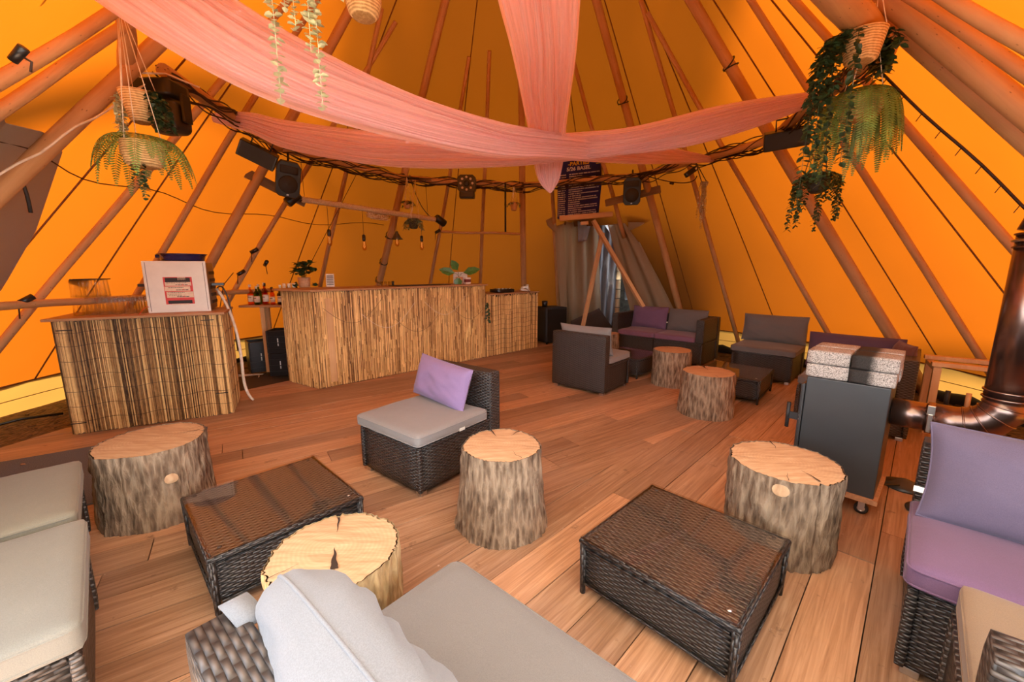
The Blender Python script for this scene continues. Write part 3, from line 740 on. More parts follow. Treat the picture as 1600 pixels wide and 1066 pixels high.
# low tables
def low_table(label, loc, rotz, w, d, h=.27, group=None):
    t = thing('coffee_table', label, 'table', (loc[0], loc[1], 0), rotz, group)
    mb = MB(); mb.rbox((0, 0, (.05+h-.02)/2), (w-.03, d-.03, h-.02-.05), .012, 4); mb.build('table_body', WICKER, t)
    for sx_ in (-1, 1):
        for sy_ in (-1, 1):
            mb = MB(); mb.tube([(sx_*(w/2-.018), sy_*(d/2-.018), 0), (sx_*(w/2-.016), sy_*(d/2-.016), h-.02)], [.012, .016], 8); mb.build('leg', WICKER, t)
    mb = MB()
    for sy_ in (-1, 1): mb.tube([(-w/2+.004, sy_*(d/2-.014), h-.02), (w/2-.004, sy_*(d/2-.014), h-.02)], .014, 8)
    for sx_ in (-1, 1): mb.tube([(sx_*(w/2-.014), -d/2+.004, h-.02), (sx_*(w/2-.014), d/2-.004, h-.02)], .014, 8)
    mb.build('edge_rim', WICKER, t)
    mb = MB()
    for sy_ in (-1, 1):
        mb.tube([(-w/2+.035, sy_*(d/2-.012), .055), (w/2-.035, sy_*(d/2-.012), .055)], .006, 6); mb.tube([(-w/2+.035, sy_*(d/2-.010), h-.045), (w/2-.035, sy_*(d/2-.010), h-.045)], .005, 6)
    for sx_ in (-1, 1):
        mb.tube([(sx_*(w/2-.012), -d/2+.035, .055), (sx_*(w/2-.012), d/2-.035, .055)], .006, 6)
    mb.build('panel_cord', WICKER, t)
    mb = MB(); mb.box((0, 0, h-.011), (w-.02, d-.02, .004)); mb.build('woven_top', TOPW, t)
    mb = MB(); mb.box((0, 0, h-.003), (w-.01, d-.01, .006)); mb.build('glass_plate', GLASS, t)
    for sx_ in (-1, 1):
        for sy_ in (-1, 1):
            mb = MB(); mb.lathe([(.009, 0), (.009, .0016), (.0001, .0024)], 14, (sx_*(w/2-.055), sy_*(d/2-.055), h)); mb.build('glass_pad', CHROME if (sx_, sy_) == (1, -1) else DARKV, t)
    return t
low_table('black wicker coffee table with glass top in front of the grey sofa, beside the stove', (.739, 1.57), -46, .64, .645)
low_table('black wicker coffee table with orange reflections between the split log and bark log', (-1.214, 1.896), 45.9, .654, .66)
low_table('black wicker coffee table behind the two far logs, mirroring the orange wall', (2.551, 4.526), -42, .64, .70)
low_table('small dark wicker table tucked beside the armchair seen from behind', (1.62, 5.49), 42, .62, .62)
# big grey sofa at the camera
def cl(a, b): return a
fl = (-.20, 1.235); r = 139; a = math.radians(r); xw = 1.32
c = (fl[0]-math.cos(a)*xw/2-math.sin(a)*.35, fl[1]-math.sin(a)*xw/2+math.cos(a)*.35)
c = local(fl, r, -xw/2, .35)[:2]
wicker_seat('wicker_sofa', 'brown wicker sofa with crumpled pale grey pillow, nearest the open front', c, r, xw, .70, True, (), WICKERB, h=.335, bh=.68, cat='sofa')
seat_cushion('large smooth grey seat cushion of the sofa nearest the open front', local(c, r, .0, -.075), r, 1.34, .60, .337, F_NEAR, h=.09)
p = pillow('crumpled pale grey back pillow with a fabric strap', local(c, r, .26, .12, .428), r, 12, .77, .345, .21, F_LIGHT, wr=.035, seed=31, pinch=-.05)
mb = MB(); vs = []; org = Vector(p.location); Mi = RZ(-r)
for q_ in bez((-.535, .735, .672), (-.60, .755, .735), (-.645, .825, .640), 8):
    for s in (-1, 1): vs.append(Mi @ (q_+Vector((.018*s, .020*s, 0))-org))
mb.add(vs, [(2*i, 2*i+1, 2*i+3, 2*i+2) for i in range(8)], True); o = mb.build('strap', F_LIGHT, p); sm_ = o.modifiers.new('t', 'SOLIDIFY'); sm_.thickness = .004
# two seats at the photo's left border
r = 135
A = (-1.70, 1.47); c = local(A, r, -.345, .34)
wicker_seat('wicker_armchair', 'pale-lit wicker seat with cream cushion, the one closer to the open front', c, r, .69, .68, False, (), WICKERB, h=.335, cat='seat')
seat_cushion('cream grey seat cushion closer to the open front', local(c, r, 0, 0), r, .705, .70, .337, F_PALE, h=.095, rad=.022)
A = (-2.24, 1.97); c2 = local(A, r, -.33, .34)
wicker_seat('wicker_armchair', 'wicker seat with olive cream cushion beside the grey carpet', c2, r, .66, .68, False, (), WICKERB, h=.335, cat='seat')
seat_cushion('olive cream seat cushion beside the grey carpet', local(c2, r, 0, 0), r, .67, .70, .337, F_SAND, h=.095, rad=.022)
# purple sofa and the beige chair facing it
r = -45; fl = (1.335, 1.215); c = local(fl, r, .65, .34)
wicker_seat('wicker_sofa', 'black wicker sofa with purple cushions beside the flue pipe', c, r, 1.30, .68, True, (), h=.335, cat='sofa')
seat_cushion('purple seat cushion of the sofa beside the flue pipe', local(c, r, -.0, -.06), r, 1.32, .58, .337, F_PURP, h=.095)
pillow('large slate purple back pillow with a white tag', local(c, r, -.215, .055, .43), r, 24, .86, .38, .17, F_LILAC if False else fabric('slate_purple_fabric', (.115, .092, .145)), seed=41, tagside=(-.43, .10), pinch=.045)
r = 135; bc = (.93, .665); c = local(bc, r, -.34, -.34)
wicker_seat('wicker_armchair', 'brown wicker chair with beige cushion facing the purple sofa', c, r, .68, .66, True, (), WICKERB, h=.335, bh=.66)
seat_cushion('beige seat cushion facing the purple sofa', local(c, r, 0, -.06), r, .66, .56, .337, F_BEIGE, h=.09, rad=.018)
pillow('pale grey pillow lying over the brown wicker backrest', local(c, r, -.02, .12, .43), r, 22, .56, .36, .11, F_SAND, seed=47, roll=0, pinch=.08)
# ================================================================ LOGS
def log(label, loc, r_top, r_bot, h, seed, bark=None, crack=(), tilt=(1, 1, 0), patch=None):
    t = thing('log_stool', label, 'log', (loc[0], loc[1], 0), 0, 'tree log stools')
    bark = bark or BARK; mb = MB(); n, m = 150, 34; vs = []
    def R(a, tz):
        base = r_bot+(r_top-r_bot)*min(1, tz*1.15)**.7
        o_ = base*(1+.05*noise.noise(Vector((math.cos(a)*1.1+seed, math.sin(a)*1.1, tz*.5)))+.03*noise.noise(Vector((math.cos(a)*3+seed, math.sin(a)*3, 1))))
        x, y = math.cos(a)*8.5, math.sin(a)*8.5
        rg = abs(noise.noise(Vector((x*1.4+seed*5, y*1.4, tz*3.0))))+.5*abs(noise.noise(Vector((x*3+seed, y*3, tz*7.0))))
        o_ += .020*(rg-.25)
        for ca, dep, wd in crack:
            da = abs((a-ca+PI) % (2*PI)-PI)
            if da < wd: o_ -= dep*(1-da/wd)*(.35+.65*tz)
        return o_
    for j in range(m+1):
        for k in range(n):
            a_ = 2*PI*k/n; rr = R(a_, j/m); vs.append((rr*math.cos(a_), rr*math.sin(a_), h*j/m))
    fs = [(j*n+k, j*n+(k+1) % n, (j+1)*n+(k+1) % n, (j+1)*n+k) for j in range(m) for k in range(n)]
    mb.add(vs, fs, True); mb.build('bark', bark, t)
    mb = MB(); vs = [(0, 0, h)]; rings = 6
    for q in range(1, rings+1):
        for k in range(n):
            a_ = 2*PI*k/n; rr = (R(a_, 1.0)-.006)*q/rings; zz = h+.0015*noise.noise(Vector((rr*20*math.cos(a_), rr*20*math.sin(a_), seed)))-(.004 if q == rings else 0)+.002
            vs.append((rr*math.cos(a_), rr*math.sin(a_), zz))
    fs = [(0, 1+k, 1+(k+1) % n) for k in range(n)]+[(1+(q-1)*n+k, 1+q*n+k, 1+q*n+(k+1) % n, 1+(q-1)*n+(k+1) % n) for q in range(1, rings) for k in range(n)]
    mb.add(vs, fs, True); mb.build('sawn_top', ENDG, t)
    ra = random.Random(seed)
    cr = [(ca, min(1, dep*9+.35), .0022+dep*.10) for ca, dep, wd in crack]+[(ra.uniform(0, 6.28), ra.uniform(.3, .5), .0012) for _ in range(3)]
    for ca, ln, wdt in cr:
        mb = MB(); q = []; L = R(ca, 1.0)*.985
        for i in range(13):
            u = 1-ln*i/12; x = L*u; off = .010*noise.noise(Vector((x*22, seed, ca)))*(1 if i else 0); ww = wdt*(1-i/12)+.0004
            for s in (-1, 1):
                px, py = x, off+ww*s; q.append((px*math.cos(ca)-py*math.sin(ca), px*math.sin(ca)+py*math.cos(ca), h+.0068))
        mb.add(q, [(2*i, 2*i+2, 2*i+3, 2*i+1) for i in range(12)], False); mb.build('crack', CRACK, t)
    if patch:
        a_, z_, w_, hh, = patch
        mb = MB(); P = []
        for i in range(14):
            b = 2*PI*i/14; aa = a_+w_*math.cos(b)*(1+.3*noise.noise(Vector((i, seed, 0)))); zz = z_+hh*math.sin(b)*(1+.4*noise.noise(Vector((i, seed, 4)))); rr = R(aa, min(1, zz/h))+.007
            P.append((rr*math.cos(aa), rr*math.sin(aa), zz))
        rr = R(a_, z_/h)+.012; P.append((rr*math.cos(a_), rr*math.sin(a_), z_)); mb.add(P, [(14, i, (i+1) % 14) for i in range(14)], True); mb.build('bare_patch', ENDG, t, label='bare wood showing through the bark')
    return t
log('flared bark log stool standing alone in the middle of the deck', (-.06, 2.10), .212, .252, .455, 2.0, crack=((1.9, .02, .05), (1.05, .008, .03)))
log('pale log stool with a wide split, behind the pillow of the grey sofa', (-.622, 1.285), .212, .215, .43, 5.0, BARK2, crack=((-1.18, .10, .11), (1.9, .02, .04)))
log('wide bark log stool with a knot patch beside the grey carpet', (-2.085, 2.225), .255, .272, .43, 9.0, crack=((.6, .02, .05),), patch=(-.62, .27, .11, .028))
log('dark bark log stool standing in front of the stove', (1.375, 1.92), .243, .235, .448, 12.0, crack=((-1.5, .015, .05), (1.3, .012, .04)), patch=(-2.2, .40, .14, .03))
log('bark log stool in front of the table that mirrors the orange wall', (1.905, 3.85), .232, .245, .42, 15.0, crack=((1.35, .05, .08),))
log('bark log stool in front of the plum sofa', (1.955, 4.88), .218, .222, .43, 19.0, crack=((1.7, .03, .05),))
log('log mostly hidden between the armchair seen from behind and the plum sofa', (1.50, 6.25), .15, .16, .42, 23.0)
# ================================================================ STOVE
r = -46.9; sc = (2.04, 2.37)
t = thing('stove', 'grey steel box stove on casters loaded with stone slabs', 'stove', (*sc, 0), r)
sw, sd_ = .375, .385
mb = MB(); mb.box((0, 0, .1225+.32), (sw, sd_, .645)); mb.build('stove_body', GREYM, t, .004)
mb = MB(); mb.box((.005, .0, .107), (sw+.03, sd_+.03, .028)); mb.build('base_board', PLY, t)
mb = MB(); mb.box((-sw/2-.008, -sd_/2+.012, .46), (.012, .05, .52)); mb.build('door_flange', GREYM, t, .002)
mb = MB(); mb.box((-sw/2-.016, 0, .46), (.02, sd_-.02, .5)); dr = mb.build('stove_door', GREYM, t, .004)
mb = MB(); mb.box((-sw/2-.045, -sd_/2+.02, .50), (.07, .008, .045)); mb.tube([(-sw/2-.078, -sd_/2+.02, .42), (-sw/2-.078, -sd_/2+.02, .58)], .011, 10)
hd = mb.build('handle', BLACKM, dr, label='black bar handle')
for dz in (-.012, .012):
    mb = MB(); mb.lathe([(.006, 0), (.004, .006)], 10, M=RX(90), c=(-sw/2-.016, -sd_/2+.014, .50+dz)); mb.build('rivet', CHROME, dr)
for sx_ in (-1, 1):
    for sy_ in (-1, 1):
        k = MB(); k.lathe([(.0001, -.012), (.020, -.012), (.033, -.010), (.033, .010), (.020, .012), (.0001, .012)], 20, M=RX(90), c=(sx_*.14, sy_*.15, .034)); w_ = k.build('caster_wheel', BLACKM, t)
        k = MB(); k.lathe([(.019, -.0135), (.0135, -.0140), (.012, .0140), (.019, .0135)], 16, M=RX(90), c=(sx_*.14, sy_*.15, .034)); k.build('wheel_hub', CHROME, w_)
        k = MB(); k.box((sx_*.14, sy_*.15+.018, .07), (.03, .003, .055)); k.box((sx_*.14, sy_*.15-.018, .07), (.03, .003, .055)); k.build('caster_fork', CHROME, t)
# stone slabs: two stacks of two
sl_ = [('lower front', -.103, .767, 'lower stone slab at the handle side of the stove'), ('u', -.103, .848, 'upper stone slab at the handle side of the stove'), ('l', .103, .767, 'lower sooty stone slab at the flue side of the stove'), ('u', .103, .848, 'upper sooty stone slab at the flue side of the stove')]
for i, (_, x, z, lab) in enumerate(sl_):
    for q in (0, 1):
        mb = MB(); m_ = (SOOTY if x > 0 else GRANITE)
        mb.rbox((.0, 0, .0385), (.199, .195, .077), .006, 4); mb.v = [(v[0]+.10 if x > 0 else v[0], v[1], v[2]) for v in mb.v]
        p_ = local(sc, r, (x-.10 if x > 0 else x)+random.uniform(-.003, .003), -.098+.199*q, z+.001)
        o = mb.build('stone_slab', m_, loc=p_, rot=(0, 0, math.radians(r+random.uniform(-1, 1)))); tag(o, lab+(', towards the log' if q == 0 else ', towards the corner armchair'), 'slab', 'stone slabs on the stove')
# flue pipe (horizontal, elbow, vertical) in the frame of the stove
t = thing('flue_pipe', 'smoke-tinted steel flue pipe bending upward beside the stove', 'flue pipe', (*sc, 0), r)
zc = .60; R_ = .083; x0 = sw/2+.004; xe = .46; rb = .16
mb = MB(); mb.tube([(x0, 0, zc), (xe-.10, 0, zc)], R_*.92, 28); mb.build('horizontal_pipe', PIPE, t)
mb = MB(); seg = 4; pts = [(xe-.10, 0, zc)]
cx = xe-.02; el = []
for i in range(seg+1):
    a_ = (PI/2)*i/seg; el.append((cx-.0+rb*math.sin(a_), 0, zc+rb*(1-math.cos(a_))))
mb.tube([(xe-.12, 0, zc)]+el, R_, 28); o = mb.build('elbow', PIPE, t)
for i in range(1, seg+1):
    a_ = (PI/2)*(i-.5)/seg; q = MB(); M = RY(90) @ RY(-math.degrees(a_)) ; M = RY(90-math.degrees(a_))
    q.lathe([(R_*1.0, -.004), (R_*1.03, -.002), (R_*1.03, .002), (R_*1.0, .004)], 28, ((el[i-1][0]+el[i][0])/2, 0, (el[i-1][2]+el[i][2])/2), M=M); q.build('seam_ring', PIPE, o)
ex = el[-1][0]
mb = MB(); mb.tube([(ex, 0, zc+rb), (ex, 0, 1.56)], R_*1.05, 28); mb.build('vertical_pipe', PIPE, t)
for z in (zc+rb+.01, zc+rb+.045, 1.50, 1.56):
    mb = MB(); mb.tube([(ex+R_*1.07*math.cos(k*PI/16), R_*1.07*math.sin(k*PI/16), z) for k in range(32)], .006, 6, closed=True); mb.build('pipe_joint', PIPE, t)
mb = MB(); mb.tube([(ex, 0, 1.56), (ex+.02, .0, 1.64), (ex+.10, -.0, 1.74), (ex+.55, -.0, 2.12)], R_*1.1, 24); mb.build('upper_elbow', PIPE, t)
mb = MB(); mb.tube([(ex+R_*1.12*math.cos(k*PI/16), R_*1.12*math.sin(k*PI/16), 1.53) for k in range(32)], .007, 6, closed=True); mb.build('hose_clamp', CHROME, t, label='bright clamp ring')
mb = MB(); M = RY(90); mb.lathe([(R_*1.0, -.014), (R_*1.03, -.012), (R_*1.03, .012), (R_*1.0, .014)], 28, (x0+.155, 0, zc), M=M); cb = mb.build('clamp_band', PIPE, t)
mb = MB(); mb.box((x0+.155, -R_*.9, zc+.06), (.03, .02, .05)); mb.box((x0+.155, -R_*1.03, zc-.01), (.018, .008, .10)); mb.build('clamp_lever', CHROME, cb, .002, label='pale buckle lever')
# ================================================================ REED BARS
def reed_panel(p0, p1, z0, z1, mat, parent, pitch=.0085, pieces=1, seed=0, ties=(), name='reed_panel', ragged=.01, lo=.0):
    ra = random.Random(seed); p0, p1 = Vector(p0), Vector(p1); L = (p1-p0).length; d = (p1-p0)/L; nrm = Vector((d.y, -d.x)); mb = MB()
    n = int(L/pitch); grp = 0
    for i in range(n+1):
        if ra.random() < .08: grp = ra.uniform(-.12, .12)
        x = i*L/n; cuts = sorted([z0+ra.uniform(0, .012), z1+ra.uniform(-ragged, ragged)]+[ra.uniform(z0, z1) for _ in range(pieces-1)])
        for a, b in zip(cuts, cuts[1:]):
            r = pitch*ra.uniform(.42, .66); jx = ra.uniform(-.003, .003); off = ra.uniform(.004, .010); c = min(1, max(0, ra.random()**1.1+grp*.6))
            vs = []
            for zz, xx in ((a, x), (b, x+jx)):
                for k in range(5):
                    an = PI*k/4; q = p0+d*(xx-r*math.cos(an))+nrm*(off+r*math.sin(an)); vs.append((q.x, q.y, zz))
            mb.add(vs, [(k, k+1, 5+k+1, 5+k) for k in range(4)]+[(0, 1, 2, 3, 4), (5, 6, 7, 8, 9)], False, c)
    o = mb.build(name, mat, parent)
    for zt in ties:
        t_ = MB(); t_.tube([(*(p0+d*(L*k/30)+nrm*(.017+.002*math.sin(k*2.1))), zt+.010*math.sin(k*.7+seed)) for k in range(31)], .0016, 4); t_.build('binding_wire', WIRE, o)
    return o
# low counter beside the carpet
r = 28; lc = (-3.382, 3.825)
t = thing('reed_counter', 'low reed-clad counter carrying clear cups and the white drinks box', 'counter', (*lc, 0), r)
mb = MB(); mb.box((0, 0, .488), (1.13, .58, .972)); mb.build('counter_body', DARKV, t)
mb = MB(); mb.box((-.01, .0, .987), (1.22, .66, .022)); mb.build('counter_top', TOPWOOD, t, .003)
W2, D2 = .565, .29
reed_panel((-W2, -D2), (W2, -D2), .0, .975, REEDG, t, .0085, 1, 3, [.12, .25, .38, .51, .64, .77, .88])
reed_panel((W2, -D2), (W2, D2), .0, .975, REEDG, t, .0085, 1, 4, [.2, .4, .6, .8])
reed_panel((-W2, D2), (-W2, -D2), .0, .975, REEDG, t, .0095, 1, 5)
for x, z in ((-.50, .90), (-.52, .10), (.46, .93), (.50, .22)):
    mb = MB(); mb.box((x, -D2-.020, z), (.10, .003, .007)); mb.build('cable_tie', BLACKP, t)
# long bar
F = Vector((-2.268, 4.65)); R_ = Vector((-.43, 6.42)); dB = (R_-F).normalized(); nB = Vector((-dB.y, dB.x))
Lc = Vector((-2.80, 4.99))
t = thing('reed_bar', 'long straw-coloured reed bar with two potted plants on it', 'bar counter', (F.x, F.y, 0), 0)
def rel(p): return (p.x-F.x, p.y-F.y)
foot_ = [rel(F), rel(R_), rel(R_+nB*.55), rel(Lc)]
mb = MB(); mb.prism(foot_, .0, 1.13); mb.build('bar_body', DARKV, t)
c_ = F+(R_-F)*.5; top = [rel(F-dB*.03-nB*.04), rel(R_+dB*.04-nB*.04), rel(R_+dB*.04+nB*.60), rel(Lc-dB*.10+nB*.02), rel(Lc-dB*.10-nB*.10)]
mb = MB(); mb.prism(top, 1.141, 1.165); mb.build('bar_top', TOPWOOD, t, .003)
reed_panel(rel(F), rel(R_), .0, 1.14, REED, t, .0085, 5, 11, ragged=.012)
reed_panel(rel(Lc), rel(F), .0, 1.14, REED, t, .0085, 5, 12, ragged=.012)
reed_panel(rel(R_), rel(R_+nB*.5), .0, 1.14, REED, t, .0092, 2, 13, ragged=.012)
# sagging binding wires and side strip
q = rel(F+dB*.02); 
mb = MB(); mb.box((0, 0, 0), (.075, .006, 1.0)); o = mb.build('board_strip', TIMBER, t); m_ = F+dB*.17-nB*.012; 
o.location = (*rel(m_), .56); o.rotation_euler = (0, 0, math.atan2(dB.y, dB.x))
for k in range(5):
    mb = MB(); a_, b_ = .1+.45*k, .1+.45*k+.75; z_ = .95-.1*(k % 3); pts = []
    for i in range(17):
        u = i/16; p_ = F+dB*min(2.5, a_+(b_-a_)*u)-nB*.022; pts.append((*rel(p_), z_-.25*math.sin(PI*u)+.1*u))
    mb.tube(pts, .0018, 4); mb.build('binding_wire', CORD if k % 2 else WIRE, t)
# low bar end with the mixer
G = Vector((.445, 7.24)); d2 = (G-R_).normalized(); n2 = Vector((-d2.y, d2.x)); S2 = R_+d2*.012
t = thing('reed_counter', 'short lower reed counter carrying the mixer desk', 'counter', (S2.x, S2.y, 0), 0)
def rel2(p): return (p.x-S2.x, p.y-S2.y)
mb = MB(); mb.prism([rel2(S2+d2*.01), rel2(G), rel2(G+n2*.5), rel2(S2+d2*.01+n2*.5)], 0, .985); mb.build('counter_body', DARKV, t)
mb = MB(); mb.prism([rel2(S2+d2*.05-n2*.03), rel2(G+d2*.03-n2*.03), rel2(G+d2*.03+n2*.52), rel2(S2+d2*.05+n2*.52)], .987, 1.008); mb.build('counter_top', TOPWOOD, t, .003)
reed_panel(rel2(S2+d2*.01), rel2(G), 0, .975, REED, t, .0092, 2, 21, [.1+.08*k for k in range(10)], ragged=.03)
reed_panel(rel2(G), rel2(G+n2*.5), 0, .975, REED, t, .0092, 2, 22)
# ================================================================ ON THE LOW COUNTER
cup = None
def make_cup(loc, lab, grp):
    t = MB(); t.lathe([(.030, 0), (.034, .002), (.0385, .003), (.033, .145), (.0325, .149), (.0001, .149)], 20)
    for rr, z in ((.0392, .004), (.0385, .012), (.033, .146)): t.tube([(rr*math.cos(k*PI/10), rr*math.sin(k*PI/10), z) for k in range(20)], .0014, 5, closed=True)
    o = t.build('plastic_cup', CUP); o.location = loc; return tag(o, lab, 'cup', grp)
c0 = None
for i in range(6):
    for j in range(4):
        x = -.46+.082*i; y = -.10+.082*j; p_ = local(lc, 28, x, y, 1.0)
        for lev in range(1):
            if c0 is None: c0 = make_cup(p_, 'clear plastic cup standing upside down in the rows beside the white drinks box', 'clear cups on the low counter')
            else:
                o = c0.copy(); C.objects.link(o); o.location = p_; o.rotation_euler = (0, 0, random.random()*6)
for i in range(3):
    for j in range(2):
        o = c0.copy(); C.objects.link(o); o.location = local(lc, 28, -.50+.082*i, .02+.082*j, 1.1505); o['label'] = 'clear plastic cup in the taller stack at the outer end of the low counter'; o['group'] = 'upper clear cups'
t = MB(); t.box((0, 0, .004), (.25, .17, .006)); 
for k in range(14): t.tube([(-.125+.25*k/13, -.09, .008), (-.125+.25*k/13, .09, .008)], .002, 5)
o = t.build('wire_tray', BLACKM); o.location = local(lc, 28, -.42, .06, 1.302); o.rotation_euler = (0, 0, math.radians(28)); tag(o, 'thin dark wire tray lying on the taller cup stack', 'tray')
# drinks box
bc = local(lc, 28, .255, .07, .9985); t = thing('drinks_dispenser', 'white-fronted drinks dispenser box with a red and black price label', 'dispenser', bc, 26)
mb = MB(); mb.rbox((0, .01, .235), (.44, .36, .45), .012, 4); mb.build('dispenser_body', plain('brushed_steel', (.22, .17, .12), .4, .8), t)
mb = MB(); mb.box((-.01, -.185, .235), (.47, .022, .47)); fp = mb.build('front_panel', WHITEP, t, .003, label='white front panel')
for x in (-.222, .205):
    mb = MB(); mb.box((x, -.1968, .235), (.003, .002, .445)); mb.build('edge_line', BLACKM, fp)
lab_ = MB(); lab_.box((.0, -.1972, .20), (.215, .002, .25)); lo_ = lab_.build('price_label', RED, fp, label='red price label')
for (x, z, w_, h_, mt) in [(.0, .298, .185, .04, BLACKM), (0, .095, .18, .03, BLACKM), (.03, .31, .06, .026, CREAM), (.0, .262, .195, .034, CREAM), (-.008, .218, .19, .042, CREAM), (.006, .163, .20, .055, CREAM), (0, .0735, .13, .010, CREAM), (0, .066, .0, .0, CREAM)]:
    if w_: mb = MB(); mb.box((x, -.1990, z), (w_, .0015, h_)); mb.build('label_strip', mt, fp)
ra = random.Random(5)
for (x0_, z, n_) in [(-.085, .272, 9), (-.075, .228, 8), (-.085, .182, 9), (-.085, .168, 7), (-.08, .155, 6)]:
    mb = MB(); x = x0_
    for k in range(n_): w_ = ra.uniform(.006, .016); mb.box((x+w_/2, -.2000, z), (w_, .0008, .004)); x += w_+.004
    mb.build('print_line', BLACKM, fp)
for z in (.254, .207, .144):
    mb = MB(); x = -.02
    for k in range(5): w_ = (.014, .018, .009, .012, .022)[k]; mb.box((x+w_/2, -.2000, z), (w_, .0008, .006)); x += w_+.004
    mb.build('print_line', BLACKM, fp); mb = MB(); mb.box((.034, -.2003, z+.001), (.009, .0008, .009)); mb.build('print_digit', RED, fp)
for s in (-1, 1):
    mb = MB(); mb.prism([(-.05*1, -.035), (.05, -.022), (.05, .022), (-.05, .035)] if s > 0 else [(-.05, -.022), (.05, -.035), (.05, .035), (-.05, .022)], .235, .262); mb.v = [(v[0]+s*.275-(.02 if s < 0 else 0), v[1]+.0, v[2]) for v in mb.v]; mb.build('side_handle', GREYM, t, .003)
for k in range(5):
    mb = MB(); mb.box((.2215, .05, .08+.07*k), (.004, .24, .03)); mb.build('vent_slot', BLACKM, t)
bt_ = thing('basin', 'shiny navy blue basin on top of the white drinks box', 'basin', local(bc, 26, .02, .0, bc[2]+.472), 26)
mb = MB(); mb.lathe([(.155, .0), (.165, .004), (.17, .012), (.172, .03), (.182, .055), (.195, .062), (.197, .067), (.188, .069), (.170, .06), (.155, .010), (.0001, .008)], 36); mb.build('bowl', NAVY, bt_)
mb = MB(); mb.box((-.185, -.02, .045), (.03, .05, .03)); mb.build('grip', NAVY, bt_, .004)
mb = MB(); mb.tube(bez(local(lc, 28, .0, -.06, 1.0), local(lc, 28, .03, -.14, 1.12), local(lc, 28, -.02, -.30, 1.003), 14), .003, 5); o = mb.build('red_cord', REDW); tag(o, 'thin red cord hanging over the counter edge beside the drinks box', 'cord')
mb = MB(); a_ = local(bc, 26, .25, .05, 1.2); mb.tube(bez(a_, local(bc, 26, .42, -.05, .9), local(bc, 26, .40, -.05, .35), 20)+bez(local(bc, 26, .40, -.05, .34), local(bc, 26, .39, -.02, .1), local(bc, 26, .46, .0, .012), 8), .014, 10); o = mb.build('hose', CORD); tag(o, 'pale plastic hose hanging down the end of the low reed counter', 'hose')
mb = MB(); mb.tube(bez(a_, local(bc, 26, .36, .02, 1.35), local(bc, 26, .37, .02, .55), 16), .007, 6); o = mb.build('black_cable', BLACKP); tag(o, 'black power cord dropping from the drinks box', 'cord')
# ================================================================ SHELF AND BOTTLES
sc_ = (-3.10, 5.62)
t = thing('side_shelf', 'narrow wooden shelf table with bottles behind the bar gap', 'table', (*sc_, 0), 5)
mb = MB(); mb.box((0, 0, .905), (1.08, .34, .03)); mb.build('shelf_top', TOPWOOD, t, .003)
for x in (-.26, .45):
    for y in (-.12, .12): mb = MB(); mb.box((x+(.0 if y < 0 else -.06), y, .445), (.055, .045, .89)); mb.build('leg', TIMBER, t)
def bottle(label, x, y, glass, cap, lab, h=.27, r=.036, shoulder=.6, neck=.012):
    t = thing('liquor_bottle', label, 'bottle', local(sc_, 5, x, y, .9215), random.uniform(-20, 20), 'bottles on the narrow shelf')
    mb = MB(); mb.lathe([(r*.9, 0), (r, .006), (r, h*shoulder), (r*.8, h*(shoulder+.08)), (neck, h*(shoulder+.16)), (neck*.9, h*.93), (.0001, h*.93)], 18); mb.build('glass_body', glass, t)
    mb = MB(); mb.lathe([(neck*1.25, h*.86), (neck*1.25, h), (.0001, h)], 14); mb.build('cap', cap, t)
    if lab:
        mb = MB(); mb.lathe([(r+.0008, h*.14), (r+.0008, h*.46)], 18); o = mb.build('paper_label', lab, t)
        mb = MB(); mb.box((0, -r-.0014, h*.36), (r*1.1, .001, .008)); mb.build('print', BLACKM, o); 
bottle('orange liquor bottle with pale cap, at the outer end of the shelf', -.43, -.06, GL_O, WHITEP, CREAM)
bottle('green liquor bottle with a green and cream label', -.335, -.09, GL_G, WHITEP, CREAM, .25)
bottle('small-necked green bottle standing behind the orange and green bottles', -.375, .05, GL_G, WHITEP, None)
bottle('red liquor bottle behind the green bottle', -.29, .03, GL_R, WHITEP, None, .29)
bottle('clear bottle with black pourer and white label', -.225, -.08, GL_C, BLACKP, WHITEP, .29, neck=.010)
bottle('short clear bottle with black spout and amber drink', -.14, -.08, GL_O, BLACKP, CREAM, .235, .030)
bottle('pale-capped dark bottle behind the short clear one', -.085, .04, GL_K, WHITEP, None, .26, .03)
bottle('round dark bottle with a big cream label', -.03, -.08, GL_K, WHITEP, CREAM, .255, .046, .52)
bottle('slim dark bottle next to the bar end', .075, -.08, GL_K, BLACKP, PAPER, .26, .034)
bottle('tall dark bottle partly behind the bar corner', .14, .02, GL_K, BLACKP, None, .30, .034)
# crates below, power strip and cables
def crate(label, loc, rot, h=.30):
    t = thing('drinks_crate', label, 'crate', loc, rot, 'black crates under the shelf')
    mb = MB(); w_, d_ = .40, .30
    for s in (-1, 1): mb.box((s*(w_/2-.008), 0, h/2), (.016, d_, h)); mb.box((0, s*(d_/2-.008), h/2), (w_-.032, .016, h))
    mb.box((0, 0, .01), (w_-.03, d_-.03, .02)); mb.build('shell', BLACKP, t, .004)
    mb = MB(); mb.box((-.06, -d_/2-.002, h*.5), (.012, .004, .10)); mb.build('side_mark', WHITEP, t)
    for z in (.06, .14, .22): mb = MB(); mb.box((0, -d_/2-.003, z), (w_-.02, .008, .012)); mb.build('rib', BLACKP, t)
crate('lower black crate under the bottle shelf', (-3.02, 5.40, .003), 12); crate('upper black crate stacked under the bottle shelf', (-3.02, 5.40, .306), 10)
crate('black crate standing apart behind the shelf leg', (-3.48, 5.62, .0), 40, .42)
ps = thing('power_strip', 'white power strip dangling behind the counter gap', 'power strip', (-3.72, 5.15, .40), 20)
mb = MB(); mb.rbox((0, 0, 0), (.055, .04, .30), .008, 3, M=RY(-38)); mb.build('strip_body', WHITEP, ps)
